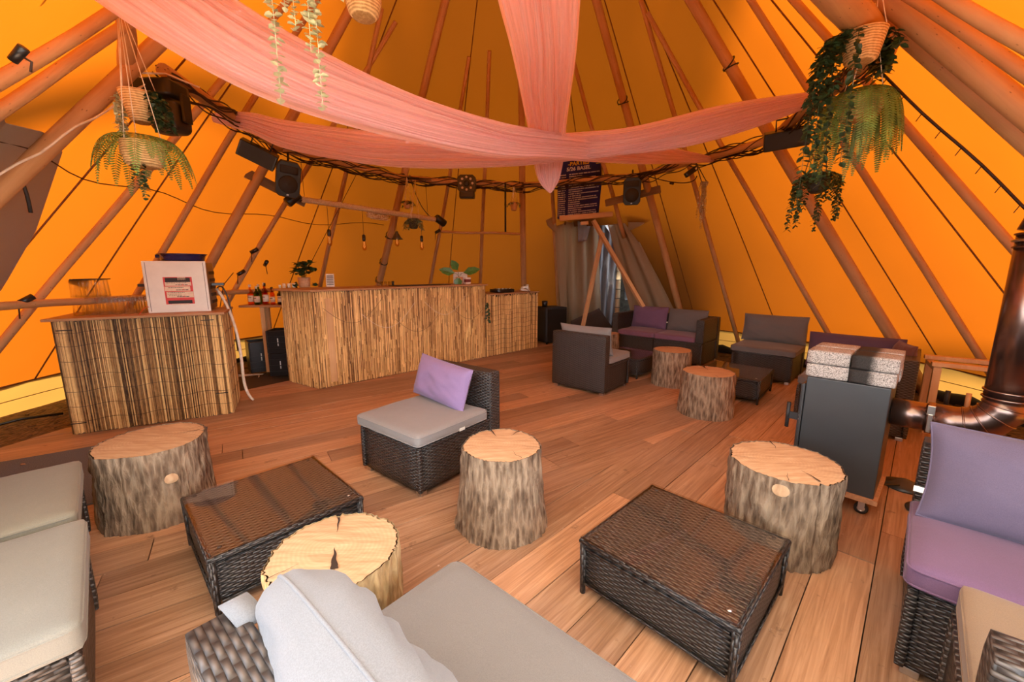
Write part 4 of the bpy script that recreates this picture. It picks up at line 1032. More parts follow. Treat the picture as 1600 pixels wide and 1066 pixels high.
for k in range(4): mb = MB(); M = RY(-38); p_ = M @ Vector((0, -.021, -.1+.065*k)); mb.lathe([(.018, -.001), (.018, .001)], 12, p_, M=M @ RX(90)); mb.build('socket', PAPER, ps)
mb = MB(); mb.tube([K(-72, 1.35, .12)]+bez(K(-73, 1.2, .14), (-3.75, 5.2, .8), (-3.80, 5.14, .52), 10), .005, 5); o = mb.build('dark_cord', WIRE); tag(o, 'dark cord running from the clip lamps down to the white power strip', 'cord')
for k, (lab, p) in enumerate([('white cable looping on the ground under the power strip', [(-3.63, 5.12, .28), (-3.55, 5.1, .05), (-3.35, 5.3, .012), (-3.5, 5.5, -.05), (-3.8, 5.4, -.055)]), ('white cable curling beside the crate behind the counter gap', [(-3.9, 5.2, -.05), (-3.7, 5.4, -.04), (-3.45, 5.3, .01), (-3.3, 5.15, .01)])]):
    mb = MB(); P = [Vector(q) for q in p]; sm = []
    for i in range(len(P)-1): sm += bez(P[i].lerp(P[i+1], .0), P[i].lerp(P[i+1], .5)+Vector((.05, .03, 0)), P[i+1], 6)[:-1]
    mb.tube(sm+[P[-1]], .005, 5); o = mb.build('cable', CORD); tag(o, lab, 'cable')
mb = MB(); mb.rbox((-3.62, 5.02, .03), (.2, .09, .05), .01, 3, M=None); o = mb.build('adapter_box', WHITEP); tag(o, 'flat white adapter box lying at the deck edge', 'adapter')
# ================================================================ ON THE LONG BAR
def broad_plant(name, label, loc, potm, pr, ph, n, L, W_, mat, seed, spread=.9, pothang=False, cat='potted plant', lab2=None):
    ra = random.Random(seed); t = thing(name, label, cat, loc)
    mb = MB(); mb.lathe([(pr*.8, 0), (pr*.86, .004), (pr, ph), (pr*.94, ph), (pr*.9, ph-.012), (.0001, ph-.014)], 24); mb.build('pot', potm, t)
    st = MB(); lf = MB()
    for k in range(n):
        a = ra.uniform(0, 6.28); rr = ra.uniform(.3, 1)*spread; e = Vector((math.cos(a)*rr*L*2.0, math.sin(a)*rr*L*2.0, ph+L*ra.uniform(.5, 2.3)*(1.25-.5*rr)))
        b = Vector((math.cos(a)*pr*.3, math.sin(a)*pr*.3, ph-.01)); st.tube(bez(b, (b.x+e.x*.2, b.y+e.y*.2, e.z), e, 6), .0022, 4)
        for q in range(3):
            d = Vector((math.cos(a+ra.uniform(-1.4, 1.4)), math.sin(a+ra.uniform(-1.4, 1.4)), ra.uniform(-.7, .4))); lf.leaf(e, d, (0, 0, 1), L*ra.uniform(.7, 1.1), W_*ra.uniform(.8, 1.2), .12)
    st.build('stems', mat, t); lf.build('foliage', mat, t); return t
zb = 1.1655
broad_plant('potted_plant', 'bushy green plant in a mottled clay pot at the near end of the long bar', (-2.66, 5.28, zb), TERRA, .075, .125, 24, .085, .085, LEAF, 4, .75)
t = thing('potted_plant', 'plant with four broad green leaves at the far end of the long bar', 'potted plant', (-.82, 6.42, zb))
mb = MB(); mb.lathe([(.05, 0), (.055, .11), (.05, .11), (.0001, .10)], 18); mb.build('pot', TERRA, t)
lf = MB(); st = MB()
for dx, dz, L, s in ((-.17, .12, .20, 1), (-.04, .20, .15, 1), (.20, .13, .22, 1), (-.02, .02, .14, 1)):
    b = Vector((0, -.02, .10)); e = Vector((dx*.35, -.05, .10+dz*.55)); st.tube([b, (b+e)/2+Vector((0, 0, .02)), e], .003, 5); lf.leaf(e, (dx, -.03, dz*.35-(.3 if L == .14 else 0)), (0, -1, .35), L*1.25, .13, .08)
st.build('stems', GLEAF, t); lf.build('foliage', GLEAF, t)
mb = MB(); mb.box((-.03, .10, .09), (.22, .012, .18)); o = mb.build('price_card', PAPER, t) if False else mb.build('card_stand', PAPER); o.location = (-.79, 6.46, zb); tag(o, 'pinkish card stand behind the broad-leaved plant', 'card')
t = thing('small_box', 'small white and dark red box beside the broad-leaved plant', 'box', (-.69, 6.40, zb), 30)
mb = MB(); mb.box((0, 0, .05), (.085, .06, .10)); mb.build('carton', PAPER, t, .002); mb = MB(); mb.box((0, 0, .052), (.086, .061, .045)); mb.build('band', plain('dark_red_band', (.14, .02, .02), .6), t)
mn = thing('menu_stand', 'leaning menu card with dark rows beside the mottled clay pot', 'menu', (-2.38, 5.40, zb), 20)
mb = MB(); mb.box((0, 0, .085), (.10, .004, .17), RX(-14)); mb.build('card', PAPER, mn)
for k in range(6): mb = MB(); mb.box((0, -.004+.0, .03+.022*k), (.08, .003, .009), RX(-14)); mb.v = [(v[0], v[1]+(v[2]-.085)*.25-.003, v[2]) for v in mb.v]; mb.build('print_row', BLACKM, mn)
for k, x in enumerate((-.12, .0, .12)):
    p_ = Vector((-2.66, 5.28))+dB*(-.10-.05*k)*1.0
for k in range(3):
    p_ = Vector((-2.62, 5.27))-dB*(.16+.055*k); mb = MB(); mb.lathe([(.020, 0), (.022, .055), (.0001, .055)], 14); o = mb.build('candle_glass', CREAM); o.location = (p_.x, p_.y, zb); tag(o, ('pink beige candle glass closest to the clay pot', 'middle pink beige candle glass on the bar corner', 'outer pink beige candle glass on the bar corner')[k], 'candle')
for k, s in enumerate((-1, 1)):
    p_ = Vector((-2.62, 5.22))+dB*(.12*s); lf = MB(); ra = random.Random(k)
    for q in range(12): lf.leaf((0, 0, .01), (ra.uniform(-1, 1), ra.uniform(-1, 1), ra.uniform(.2, 1.2)), (0, 0, 1), .06, .045, .1)
    o = lf.build('ivy_sprig', LEAF); o.location = (p_.x, p_.y, zb); tag(o, ('ivy sprig lying on the bar on the shelf side of the clay pot', 'ivy sprig lying on the bar between the clay pot and menu card')[k], 'plant')
for k in range(5):
    p_ = F+dB*(1.02+.055*k)+nB*.45; mb = MB(); mb.lathe([(.016, 0), (.02, .06), (.018, .06), (.014, .004), (.0001, .004)], 14); o = mb.build('shot_glass', CUP if k < 4 else BLACKP); o.location = (p_.x, p_.y, zb); tag(o, 'small clear glass in the row on the bar under the bulbs' if k < 4 else 'small black shaker at the end of the glass row', 'glass' if k < 4 else 'shaker', 'small glasses on the bar' if k < 4 else None)
mb = MB(); mb.box((0, 0, .004), (.85, .28, .007)); o = mb.build('bar_mat', BLACKM); p_ = F+dB*1.55+nB*.22; o.location = (p_.x, p_.y, zb+.0005); o.rotation_euler = (0, 0, math.atan2(dB.y, dB.x)); tag(o, 'thin black bar mat lying on the long bar', 'mat')
# mixer and white gadgets
an = math.degrees(math.atan2(d2.y, d2.x)); p_ = S2+d2*.50+n2*.16
t = thing('dj_mixer', 'black mixer desk on the lower reed counter', 'mixer', (p_.x, p_.y, 1.009), an)
mb = MB(); mb.rbox((0, 0, .03), (.36, .22, .055), .006, 3); mb.build('mixer_body', BLACKP, t)
for x in (-.12, -.04, .04, .12):
    mb = MB(); mb.lathe([(.022, .057), (.022, .068), (.0001, .069)], 14, (x, .03, 0)); mb.build('jog_knob', GREYM, t)
    mb = MB(); mb.box((x, -.06, .062), (.012, .03, .010)); mb.build('fader', WHITEP, t)
p_ = S2+d2*.98+n2*.12
t = thing('scanner', 'white handheld scanners heaped at the end of the lower reed counter', 'scanner', (p_.x, p_.y, 1.009), an) if False else None
for k, (ox, oz, ry, lab) in enumerate(((0, .028, 4, 'white gadget lying flat under the other two'), (.02, .085, -18, 'white gadget on top of the heap by the mixer'), (.09, .035, 38, 'white gadget leaning out towards the counter end'))):
    t = thing('payment_terminal', lab, 'gadget', (p_.x+d2.x*ox, p_.y+d2.y*ox, 1.009), an+k*25-20, 'white gadgets on the lower counter')
    mb = MB(); mb.rbox((0, 0, oz), (.15, .065, .04), .012, 4, M=RY(ry)); mb.build('case', WHITEP, t); mb = MB(); mb.box((0, 0, oz+.021), (.05, .045, .002), RY(ry)); mb.build('screen', BLACKP, t)
mb = MB(); pe = S2+d2*.9-n2*.035; mb.tube(bez((p_.x, p_.y, 1.05), (pe.x, pe.y, 1.1), (pe.x+.1, pe.y+.02, .90), 12), .004, 5); o = mb.build('cable', WIRE); tag(o, 'dark cable drooping over the edge of the lower reed counter', 'cable')
ey = MB(); ra = random.Random(3)
for k in range(16): ey.leaf((S2.x+.04+ra.uniform(-.02, .02), S2.y-.03, .88-.02*k), (ra.uniform(-1, 1), -.3, -.5), (0, -1, .3), .05, .035)
o = ey.build('ivy_trail', LEAF); tag(o, 'short green ivy trail hanging where the two reed counters meet', 'plant')
# subwoofer
t = thing('subwoofer', 'large black speaker cabinet at the end of the reed counters', 'speaker', (.74, 7.78, 0), 28)
mb = MB(); mb.rbox((0, 0, .36), (.46, .42, .66), .012, 4); mb.build('cabinet', BLACKM, t)
mb = MB(); mb.box((0, -.214, .36), (.42, .006, .60)); mb.build('grille', WIRE if False else BLACKP, t)
for sx_ in (-1, 1):
    for sy_ in (-1, 1): mb = MB(); mb.lathe([(.02, 0), (.02, .032)], 10, (sx_*.19, sy_*.17, 0)); mb.build('foot', BLACKP, t)
mb = MB(); mb.lathe([(.05, 0), (.055, .11), (.05, .11), (.045, .01), (.0001, .01)], 16); o = mb.build('black_cup', BLACKP); o.location = (.62, 7.74, .6905); tag(o, 'black cup standing on the large speaker cabinet', 'cup')
# ================================================================ DRAPES
def drape(label, P, Wd, lat, seed, layers=2, amp=.009, n_v=70, parts=60, squeeze=1):
    P = [Vector(p) for p in P]; m = parts; Q = []; Wq = []
    def cr(a, b, c_, d, t): return .5*((2*b)+(c_-a)*t+(2*a-5*b+4*c_-d)*t*t+(3*b-a-3*c_+d)*t**3)
    ns = len(P)-1
    for i in range(m+1):
        u = i/m*ns; k = min(int(u), ns-1); t = u-k
        g = lambda A, j: A[max(0, min(len(A)-1, j))]
        Q.append(cr(g(P, k-1), g(P, k), g(P, k+1), g(P, k+2), t)); Wq.append(max(.004, cr(g(Wd, k-1), g(Wd, k), g(Wd, k+1), g(Wd, k+2), t)))
    t_ = thing('fabric_drape', label, 'drape', Q[0]) ; base = Q[0]
    for ly in range(layers):
        mb = MB(); vs = []; sc = 1-.10*ly; L = 0; uvs = []
        for i in range(m+1):
            T = (Q[min(m, i+1)]-Q[max(0, i-1)]).normalized(); Lt = Vector(lat)-T*T.dot(Vector(lat)); Lt.normalize(); D = T.cross(Lt)
            if i: L += (Q[i]-Q[i-1]).length
            for j in range(n_v+1):
                v = -1+2*j/n_v
                rip = amp*(math.sin(v*17+seed+ly*2+L*.5)+.7*math.sin(v*31+seed*2+L*.9)+.5*math.sin(v*53+ly))*min(1, Wq[i]*5)
                curl = -.25*Wq[i]*(v*v)*.5*(1 if ly == 0 else .6)
                drift = .03*Wq[i]*noise.noise(Vector((L*1.2, seed, v)))*3*(1-v*v)
                p = Q[i]+Lt*(Wq[i]/2*sc*v+drift+.02*(ly-1)*Wq[i])+D*(rip+curl+(ly-1)*.018*min(1, Wq[i]*6)); vs.append(p-base); uvs.append((v*.5*.35, L))
        fs = []; fu = []
        for i in range(m):
            for j in range(n_v):
                a = i*(n_v+1)+j; q = (a, a+1, a+n_v+2, a+n_v+1); fs.append(q); fu.append([uvs[k] for k in q])
        mb.add(vs, fs, True, None, fu); mb.build('tulle_layer', PINK, t_)
    return t_
drape('broad pink tulle drape sweeping from the high beam end across the front of the others', [(-1.80, 1.62, 2.80), (-1.43, 1.96, 2.52), (-1.10, 2.21, 2.375), (-.605, 2.61, 2.293), (-.09, 3.02, 2.285), (.33, 3.35, 2.335), (1.186, 4.035, 2.46), (1.8, 4.53, 2.55), (2.36, 4.98, 2.63)], [.36, .35, .33, .26, .23, .20, .19, .13, .05], (0, -.3, 1), 1.0)
drape('lower pink tulle drape slung across the tent from beam to beam', [(-2.50, 3.67, 2.64), (-2.2, 3.66, 2.60), (-1.84, 3.64, 2.49), (-1.0, 3.62, 2.375), (-.1, 3.60, 2.36), (.6, 3.58, 2.40), (1.05, 3.56, 2.447), (1.75, 3.53, 2.60), (2.42, 3.5, 2.755)], [.07, .16, .23, .26, .24, .21, .20, .20, .05], (0, -.25, 1), 4.0)
drape('pink tulle drape coming from overhead and ending in a hanging point in the middle', [(-.02, 1.15, 2.86), (.06, 1.55, 2.66), (.12, 2.0, 2.546), (.177, 2.4, 2.47), (.259, 3.23, 2.425), (.31, 3.62, 2.36), (.325, 3.76, 2.25), (.335, 3.80, 2.15), (.34, 3.80, 2.06)], [.46, .42, .375, .34, .30, .27, .24, .16, .01], (1, 0, 0), 9.0)
drape('narrow second strand of the pink drape tied at the fern side', [(.9, 3.60, 2.36), (1.4, 3.56, 2.44), (1.9, 3.52, 2.56), (2.40, 3.50, 2.69)], [.06, .12, .12, .03], (0, -.25, 1), 12.0, layers=2)
# ================================================================ PLANTS HANGING FROM THE RING
def cords(mb, top, rim, rr, z, n=3, r=.0022, a0=.4):
    for k in range(n):
        a = a0+2*PI*k/n; mb.tube([top, Vector((rim[0]+rr*math.cos(a), rim[1]+rr*math.sin(a), z))], r, 5)
def basket_mb(r0, r1, h, bulge=.0):
    m = MB(); m.lathe([(.0001, 0), (r0*.7, .0), (r0, .012), ((r0+r1)/2+bulge, h*.5), (r1, h*.92), (r1+.004, h), (r1-.008, h), (r1-.012, h-.02), (.0001, h-.022)], 28); return m
def vine(lf, st, start, L, ra, ll=.03, lw=.022, drift=(0, 0), out=(0, 0), pair=True, step=.018, ang=.7):
    p = Vector(start); v = Vector((out[0], out[1], .25)); pts = [p.copy()]; n = int(L/step)
    for i in range(n):
        v = v*.80+Vector((drift[0]*.12+ra.uniform(-.10, .10), drift[1]*.12+ra.uniform(-.10, .10), -1))*.20; q = v.normalized() if v.length > 0 else Vector((0, 0, -1)); p = p+q*step; pts.append(p.copy())
        a = ra.uniform(0, 6.28)
        for s in ((0, PI) if pair else (0,)):
            d = Vector((math.cos(a+s), math.sin(a+s), -ang+ra.uniform(-.3, .5))); lf.leaf(p, d, (ra.uniform(-.4, .4), ra.uniform(-.4, .4), 1), ll*ra.uniform(.75, 1.2), lw*ra.uniform(.8, 1.2), .1)
    st.tube(pts, .0013, 4)
def frond(lf, st, start, out, L, ra, w_=.042, step=.0125):
    p = Vector(start); v = Vector((out[0]*1.5, out[1]*1.5, 1.1)); pts = [p.copy()]; n = int(L/step); sd0 = Vector((-out[1], out[0], 0)).normalized()
    for i in range(n):
        v = (v*.90+Vector((out[0]*.05, out[1]*.05, -1))*.13); p = p+v.normalized()*step; pts.append(p.copy()); u = i/n
        ww = w_*(.35+.65*min(1, u*5))*(1-u**2.2)+.004; T = v.normalized()
        for s in (-1, 1):
            d = (sd0*s+T*.35+Vector((0, 0, -.12))); lf.leaf(p, d, T.cross(sd0)+Vector((0, 0, .2)), ww, step*.62, .05)
    st.tube(pts, .0012, 4)
def hanging(label, anchor, loc, fn, cord_m=CORD, cat='hanging plant', group=None):
    t = thing('hanging_plant', label, cat, loc, 0, group); a = Vector(anchor)-Vector(loc)
    fn(t, a); return t
# fern basket beside the thickest pole
def f_left(t, a):
    r0 = .085; b = basket_mb(.075, .088, .12, .008).build('basket', BASKET, t); m = MB(); cords(m, a, (0, 0), .086, .12); m.build('hanger', CORD, t)
    lf, st = MB(), MB(); ra = random.Random(61)
    for k in range(26):
        an = 2*PI*k/26+ra.uniform(-.1, .1)
        if -2.1 < ((an+PI) % (2*PI)-PI) < -.9 and k % 2: continue
        frond(lf, st, (.03*math.cos(an), .03*math.sin(an), .12), (math.cos(an), math.sin(an)), ra.uniform(.24, .38), ra)
    lf.build('fern_fronds', FERN, t); st.build('stems', FERN, t)
    lf, st = MB(), MB()
    for k in range(3): vine(lf, st, (.01+.02*k, -.07, .0), ra.uniform(.10, .2), ra, .026, .02)
    lf.build('leafy_vine', LEAF, t)
hanging('lower hanging basket with drooping green fern beside the thickest pole', (-1.90, 2.22, 2.70), (-1.90, 2.24, 1.915), f_left)
def f_left2(t, a):
    basket_mb(.05, .082, .15).build('basket', BASKET, t); m = MB(); cords(m, a, (0, 0), .08, .15); m.build('hanger', CORD, t)
    lf, st = MB(), MB(); ra = random.Random(62)
    for k in range(9): vine(lf, st, (.05+.02*ra.uniform(-1, 1), .02*ra.uniform(-1, 1), .155), ra.uniform(.12, .24), ra, .032, .026, out=(.5, ra.uniform(-.6, .6)))
    lf.build('dark_foliage', LEAF, t); st.build('stems', LEAF, t)
    lf, st = MB(), MB()
    for k in range(4): vine(lf, st, (-.05, -.03+.012*k, .15), ra.uniform(.28, .40) , ra, .026, .024, out=(-.35, -.1), step=.013)
    lf.build('pale_foliage', EUC, t); st.build('pale_stems', EUC, t)
hanging('upper hanging basket with dark leaves and a pale leaf strand near the moving head lamp', (-1.98, 2.32, 2.72), (-1.99, 2.37, 2.17), f_left2)
# fern side by the stove
def f_right(t, a):
    basket_mb(.085, .10, .12, .01).build('basket', BASKET, t); m = MB(); cords(m, a, (0, 0), .10, .12, 4); m.build('hanger', CORD, t)
    lf, st = MB(), MB(); ra = random.Random(63)
    for k in range(40):
        an = 2*PI*k/34+ra.uniform(-.1, .1); frond(lf, st, (.03*math.cos(an), .03*math.sin(an), .115), (math.cos(an)*.8, math.sin(an)*.8), ra.uniform(.34, .56), ra, .045)
    lf.build('fern_fronds', FERN, t); st.build('stems', FERN, t)
hanging('lower hanging basket under a big drooping fern beside the end of the pink drapes', (1.86, 2.36, 2.74), (1.90, 2.42, 2.20), f_right)
def f_right2(t, a):
    basket_mb(.07, .095, .14).build('basket', BASKET, t); m = MB(); cords(m, a, (0, 0), .095, .14, 4); m.build('hanger', CORD, t)
    lf, st = MB(), MB(); ra = random.Random(64)
    for k in range(13): vine(lf, st, (-.06+ra.uniform(-.03, .03), ra.uniform(-.06, .06), .14), ra.uniform(.2, .6) if k % 4 else ra.uniform(.7, .95), ra, .042, .028, out=(-ra.uniform(.4, 1.6), ra.uniform(-.5, .5)), step=.024)
    for k in range(12): vine(lf, st, (.06, ra.uniform(-.06, .06), .14), ra.uniform(.10, .24), ra, .045, .034, out=(.8, ra.uniform(-.5, .5)))
    lf.build('leafy_vines', LEAF, t); st.build('stems', LEAF, t)
hanging('upper hanging basket of pale weave with dark leafy vines above the big fern', (1.80, 2.28, 2.80), (1.80, 2.33, 2.445), f_right2)
def f_small(t, a):
    basket_mb(.05, .085, .13).build('pot', DARKPOT, t); m = MB(); cords(m, a, (0, 0), .085, .13, 3, .003); m.build('hanger', WIRE, t)
    lf, st = MB(), MB(); ra = random.Random(65)
    for k in range(22):
        an = 2*PI*k/22; vine(lf, st, (.06*math.cos(an), .06*math.sin(an), .13), ra.uniform(.10, .26) if k % 3 else ra.uniform(.3, .44), ra, .034, .022, out=(math.cos(an)*.8, math.sin(an)*.8))
    lf.build('leafy_vines', LEAF, t); st.build('stems', LEAF, t)
hanging('dark hanging pot with bushy trailing vines, lowest on the stove side', (2.33, 3.28, 2.60), (2.17, 3.05, 1.93), f_small)
def f_dried(t, a):
    lf, st = MB(), MB(); ra = random.Random(66); basket_mb(.02, .04, .06).build('pot', DRIED, t); m = MB(); cords(m, a, (0, 0), .04, .06, 2, .005); m.build('hanger', WIRE, t)
    for k in range(12): vine(lf, st, (ra.uniform(-.04, .04), ra.uniform(-.04, .04), .07), ra.uniform(.25, .6), ra, .018, .012, out=(ra.uniform(-.5, .5), ra.uniform(-.5, .5)), step=.014)
    lf.build('dried_strands', DRIED, t); st.build('stems', DRIED, t)
hanging('dried beige trailing plant hanging under the adapter on the ring beam', (2.12, 5.02, 2.63), (2.07, 4.62, 2.25), f_dried)
def f_mini(potm, leafm, R, H, n, L, dark=False):
    def f(t, a):
        basket_mb(R*.7, R, H).build('pot', potm, t); m = MB(); cords(m, a, (0, 0), R, H, 3, .004); m.build('hanger', CORD, t)
        lf, st = MB(), MB(); ra = random.Random(int(R*1000)+n)
        for k in range(n):
            an = 2*PI*k/n; vine(lf, st, (R*.5*math.cos(an), R*.5*math.sin(an), H), ra.uniform(.4, 1)*L, ra, .035, .022, out=(math.cos(an)*.9, math.sin(an)*.9))
        lf.build('foliage', leafm, t)
    return f
hanging('tiny hanging clay pot beside the rope-wrapped bar lamp pole', (-1.45, 5.93, 2.64), (-1.452, 5.9, 2.22), f_mini(TERRA, LEAF, .055, .10, 10, .14))
hanging('hanging grey-leaved succulent pot between the two right-hand bulbs', (-1.35, 6.0, 2.62), (-1.328, 5.7, 1.93), f_mini(DARKPOT, SOFTL, .075, .13, 18, .20))
hanging('small hanging clay pot close to the upright thick pole', (.03, 6.45, 2.62), (.029, 6.4, 2.26), f_mini(TERRA, SOFTL, .06, .12, 10, .10))
mb = MB(); mb.tube([(-.10, 6.43, 2.66), (-.10, 6.43, 1.95)], .014, 8); o = mb.build('tube_light', BLACKP); tag(o, 'thin black tube hanging down beside the small clay pot near the upright pole', 'lamp')
# pale eucalyptus garland from overhead and wicker lamp
def f_euc(strands, seed):
    def f(t, a):
        lf, st = MB(), MB(); ra = random.Random(seed)
        for (x, y, L, z0) in strands: vine(lf, st, (x, y, z0), L, ra, .030, .027, step=.019, ang=.15)
        lf.build('leaves', EUC, t); st.build('stem', EUC, t)
    return f
hanging('single strand of pale round eucalyptus leaves in front of the broad drape', (-.87, 1.7, 2.7), (-.88, 1.70, 2.60), f_euc([(0, 0, .58, 0), (.012, 0, .27, 0)], 71), cat='garland')
hanging('fuller pale eucalyptus strands hanging beside the woven lamp', (-.72, 1.7, 2.7), (-.72, 1.70, 2.60), f_euc([(0.01, 0, .61, 0), (-.06, 0, .36, 0), (-.02, .01, .42, 0), (.085, 0, .24, 0)], 72), cat='garland')
t = thing('woven_lamp', 'glowing woven straw lampshade at the top edge of the view', 'lamp', (-.645, 2.0, 2.475))
mb = MB(); mb.lathe([(.0001, .0), (.045, .0), (.062, .015), (.075, .06), (.08, .14), (.07, .20)], 28); mb.build('lampshade', BASKET, t); mb = MB(); mb.tube([(0, 0, .20), (0, 0, .45)], .004, 6); mb.build('cord', CORD, t)
# ================================================================ LAMPS, SPEAKERS ON THE RING
def pa_speaker(label, loc, rotz, pitch, roll, s=1.0):
    t = thing('wall_speaker', label, 'speaker', loc, 0, 'black tent speakers'); M = RZ(rotz) @ RX(pitch) @ RY(roll)
    w_, h_, d_ = .27*s, .42*s, .24*s
    mb = MB(); P = [(-w_*.36, -h_/2), (w_*.36, -h_/2), (w_*.5, -h_*.38), (w_*.5, h_*.36), (w_*.33, h_/2), (-w_*.33, h_/2), (-w_*.5, h_*.36), (-w_*.5, -h_*.38)]
    vs = [Vector((x, -d_*.4, z)) for x, z in P]+[Vector((x, -d_*.1, z)) for x, z in P]+[Vector((x*.72, d_*.6, z*.85)) for x, z in P]
    n = 8; mb.add([M @ v for v in vs], [tuple(range(n))]+[tuple(range(3*n-1, 2*n-1, -1))]+[(k*n+(i+1) % n, k*n+i, (k+1)*n+i, (k+1)*n+(i+1) % n) for k in range(2) for i in range(n)]); mb.build('cabinet', BLACKP, t, .008)
    mb = MB(); mb.lathe([(w_*.40, -.004), (w_*.37, .006), (w_*.12, .002), (.0001, .008)], 28, M @ Vector((0, -d_*.41, -h_*.14)), M=M @ RX(90)); mb.build('woofer_grille', BLACKM, t)
    mb = MB(); mb.rbox((0, 0, 0), (w_*.74, .02, h_*.22), .01, 5); mb.v = [tuple(M @ (Vector(v)+Vector((0, -d_*.405, h_*.27)))) for v in mb.v]; mb.build('tweeter_horn', BLACKM, t)
    mb = MB(); mb.box((0, 0, 0), (.02, .004, .016)); mb.v = [tuple(M @ (Vector(v)+Vector((0, -d_*.43, -h_*.43)))) for v in mb.v]; mb.build('badge', CHROME, t)
    mb = MB(); mb.tube([M @ Vector((0, .03, h_*.45)), M @ Vector((0, .05, h_*.6)), M @ Vector((0, .12, h_*.72))], .012, 6); mb.build('bracket', BLACKM, t)
    return t
pa_speaker('black speaker tilted down above the long bar, beside the black floodlight', (-2.40, 4.60, 2.35), 34, 18, 6, .86)
pa_speaker('black speaker on a plank beside the party poster', (1.66, 5.93, 2.46), -14, 14, 0, .86)
def flood(label, loc, rotz, pitch, L=.42, roll=0):
    t = thing('floodlight', label, 'lamp', loc); M = RZ(rotz) @ RY(roll) @ RX(pitch)
    mb = MB(); mb.box((0, 0, 0), (L, .12, .15), M); mb.build('housing', BLACKP, t, .008); mb = MB(); mb.box(M @ Vector((0, -.062, 0)), (L-.03, .004, .13), M); mb.build('lamp_face', BLACKM, t)
    mb = MB()
    for k in range(9): mb.box(M @ Vector((-L*.42+L*.84*k/8, .065, 0)), (.006, .02, .13), M)
    mb.build('cooling_fin', BLACKP, t); mb = MB(); mb.tube([M @ Vector((-.08, 0, .07)), M @ Vector((-.08, .02, .16)), M @ Vector((.08, .02, .16)), M @ Vector((.08, 0, .07))], .008, 6); mb.build('bracket', BLACKM, t); return t
flood('long black floodlight left of the tilted black speaker', (-2.42, 4.14, 2.47), 30, 25, .32, 24)
flood('wide black floodlight under the beam on the stove side', (2.42, 3.86, 2.53), -28, 25, .34, -4)
t = thing('stage_light', 'small square black stage light with a ring of white lenses', 'lamp', (-.65, 6.20, 2.60))
mb = MB(); mb.prism([(-.13, -.08), (-.09, -.12), (.09, -.12), (.13, -.08), (.13, .08), (.09, .12), (-.09, .12), (-.13, .08)], -.07, .07); mb.v = [(v[0], v[2], v[1]+.0) for v in mb.v]; mb.build('housing', BLACKP, t, .006)
mb = MB(); mb.box((0, .0, -.15), (.22, .13, .10)); mb.build('yoke', BLACKP, t, .02)
for k in range(8):
    a = 2*PI*k/8; mb = MB(); mb.lathe([(.018, 0), (.012, .006), (.0001, .008)], 12, (math.cos(a)*.085, -.071, math.sin(a)*.085), M=RX(90)); mb.build('lens', PAPER, t)
mb = MB(); mb.lathe([(.045, 0), (.04, .02), (.0001, .02)], 16, (0, -.071, 0), M=RX(90)); mb.build('centre_lens', BLACKM, t)
t = thing('moving_head_lamp', 'black moving head lamp half hidden behind the upper hanging basket', 'lamp', (-2.27, 2.88, 2.45))
mb = MB(); mb.rbox((0, 0, .08), (.24, .18, .10), .01, 4); mb.build('base', BLACKP, t); mb = MB(); mb.rbox((.04, 0, -.08), (.19, .17, .20), .05, 8); mb.build('head', BLACKP, t)
mb = MB(); mb.lathe([(.055, 0), (.05, -.02), (.0001, -.02)], 20, (.04, -.04, -.17)); mb.build('lens', BLACKM, t)
for s in (-1, 1): mb = MB(); mb.box((.04+s*.11, 0, -.03), (.02, .07, .17)); mb.build('yoke_arm', BLACKP, t, .005)
# planks behind the speakers
for loc, rz, ry, L, lab in [((-2.62, 4.78, 2.28), 40, 24, .62, 'weathered plank behind the tilted speaker above the bar'), ((1.72, 6.12, 2.42), -28, -10, .78, 'weathered plank behind the speaker beside the poster')]:
    mb = MB(); mb.box((0, 0, 0), (L, .03, .10)); o = mb.build('wall_plank', OLDWOOD, bevel=.003); o.location = loc; o.rotation_euler = (0, math.radians(ry), math.radians(rz)); tag(o, lab, 'plank')
# adapter on the ring
t = thing('power_adapter', 'black power adapter with small white sticker hanging from the ring beam', 'adapter', (2.10, 5.06, 2.52)); M = RY(-35)
mb = MB(); mb.rbox((0, 0, 0), (.16, .05, .06), .008, 3, M=M); mb.build('case', BLACKP, t); mb = MB(); mb.box((.045, -.03, .03), (.025, .01, .02), M); mb.build('sticker', WHITEP, t)
mb = MB(); mb.tube(bez((.07, 0, -.05), (.0, -.1, -.22), (-.42, .25, .0), 14), .006, 5); mb.tube([(-.16, .09, -.115), (-.20, .11, -.10)], .016, 8); mb.build('cable', WIRE, t)
# rope-wrapped pole with lamps over the bar
a, b = Vector((-2.425, 4.90, 2.185)), Vector((-1.107, 6.10, 2.10)); dd = (b-a).normalized()
t = thing('hanging_lamp_bar', 'rope-wrapped pole hung above the long bar with a black lamp at each end', 'lamp bar', a)
mb = MB(); pts = [dd*((b-a).length*i/60) for i in range(61)]; mb.tube(pts, [.031+.008*noise.noise(Vector((i*.9, 2, 3)))+.004*(i % 2) for i in range(61)], 10); mb.build('rope_wrap', ROPE, t)
mb = MB(); c = dd*(b-a).length*.52
for k in range(16):
    ra = random.Random(k); mb.tube([c+dd*ra.uniform(-.1, .1)+Vector((0, 0, -.03))+Vector((math.cos(q*PI/5)*.075*dd.x+0, math.cos(q*PI/5)*.075*dd.y, math.sin(q*PI/5)*.05-.03)) for q in range(10)], .007, 5, closed=True)
mb.build('rope_knot', ROPE, t)
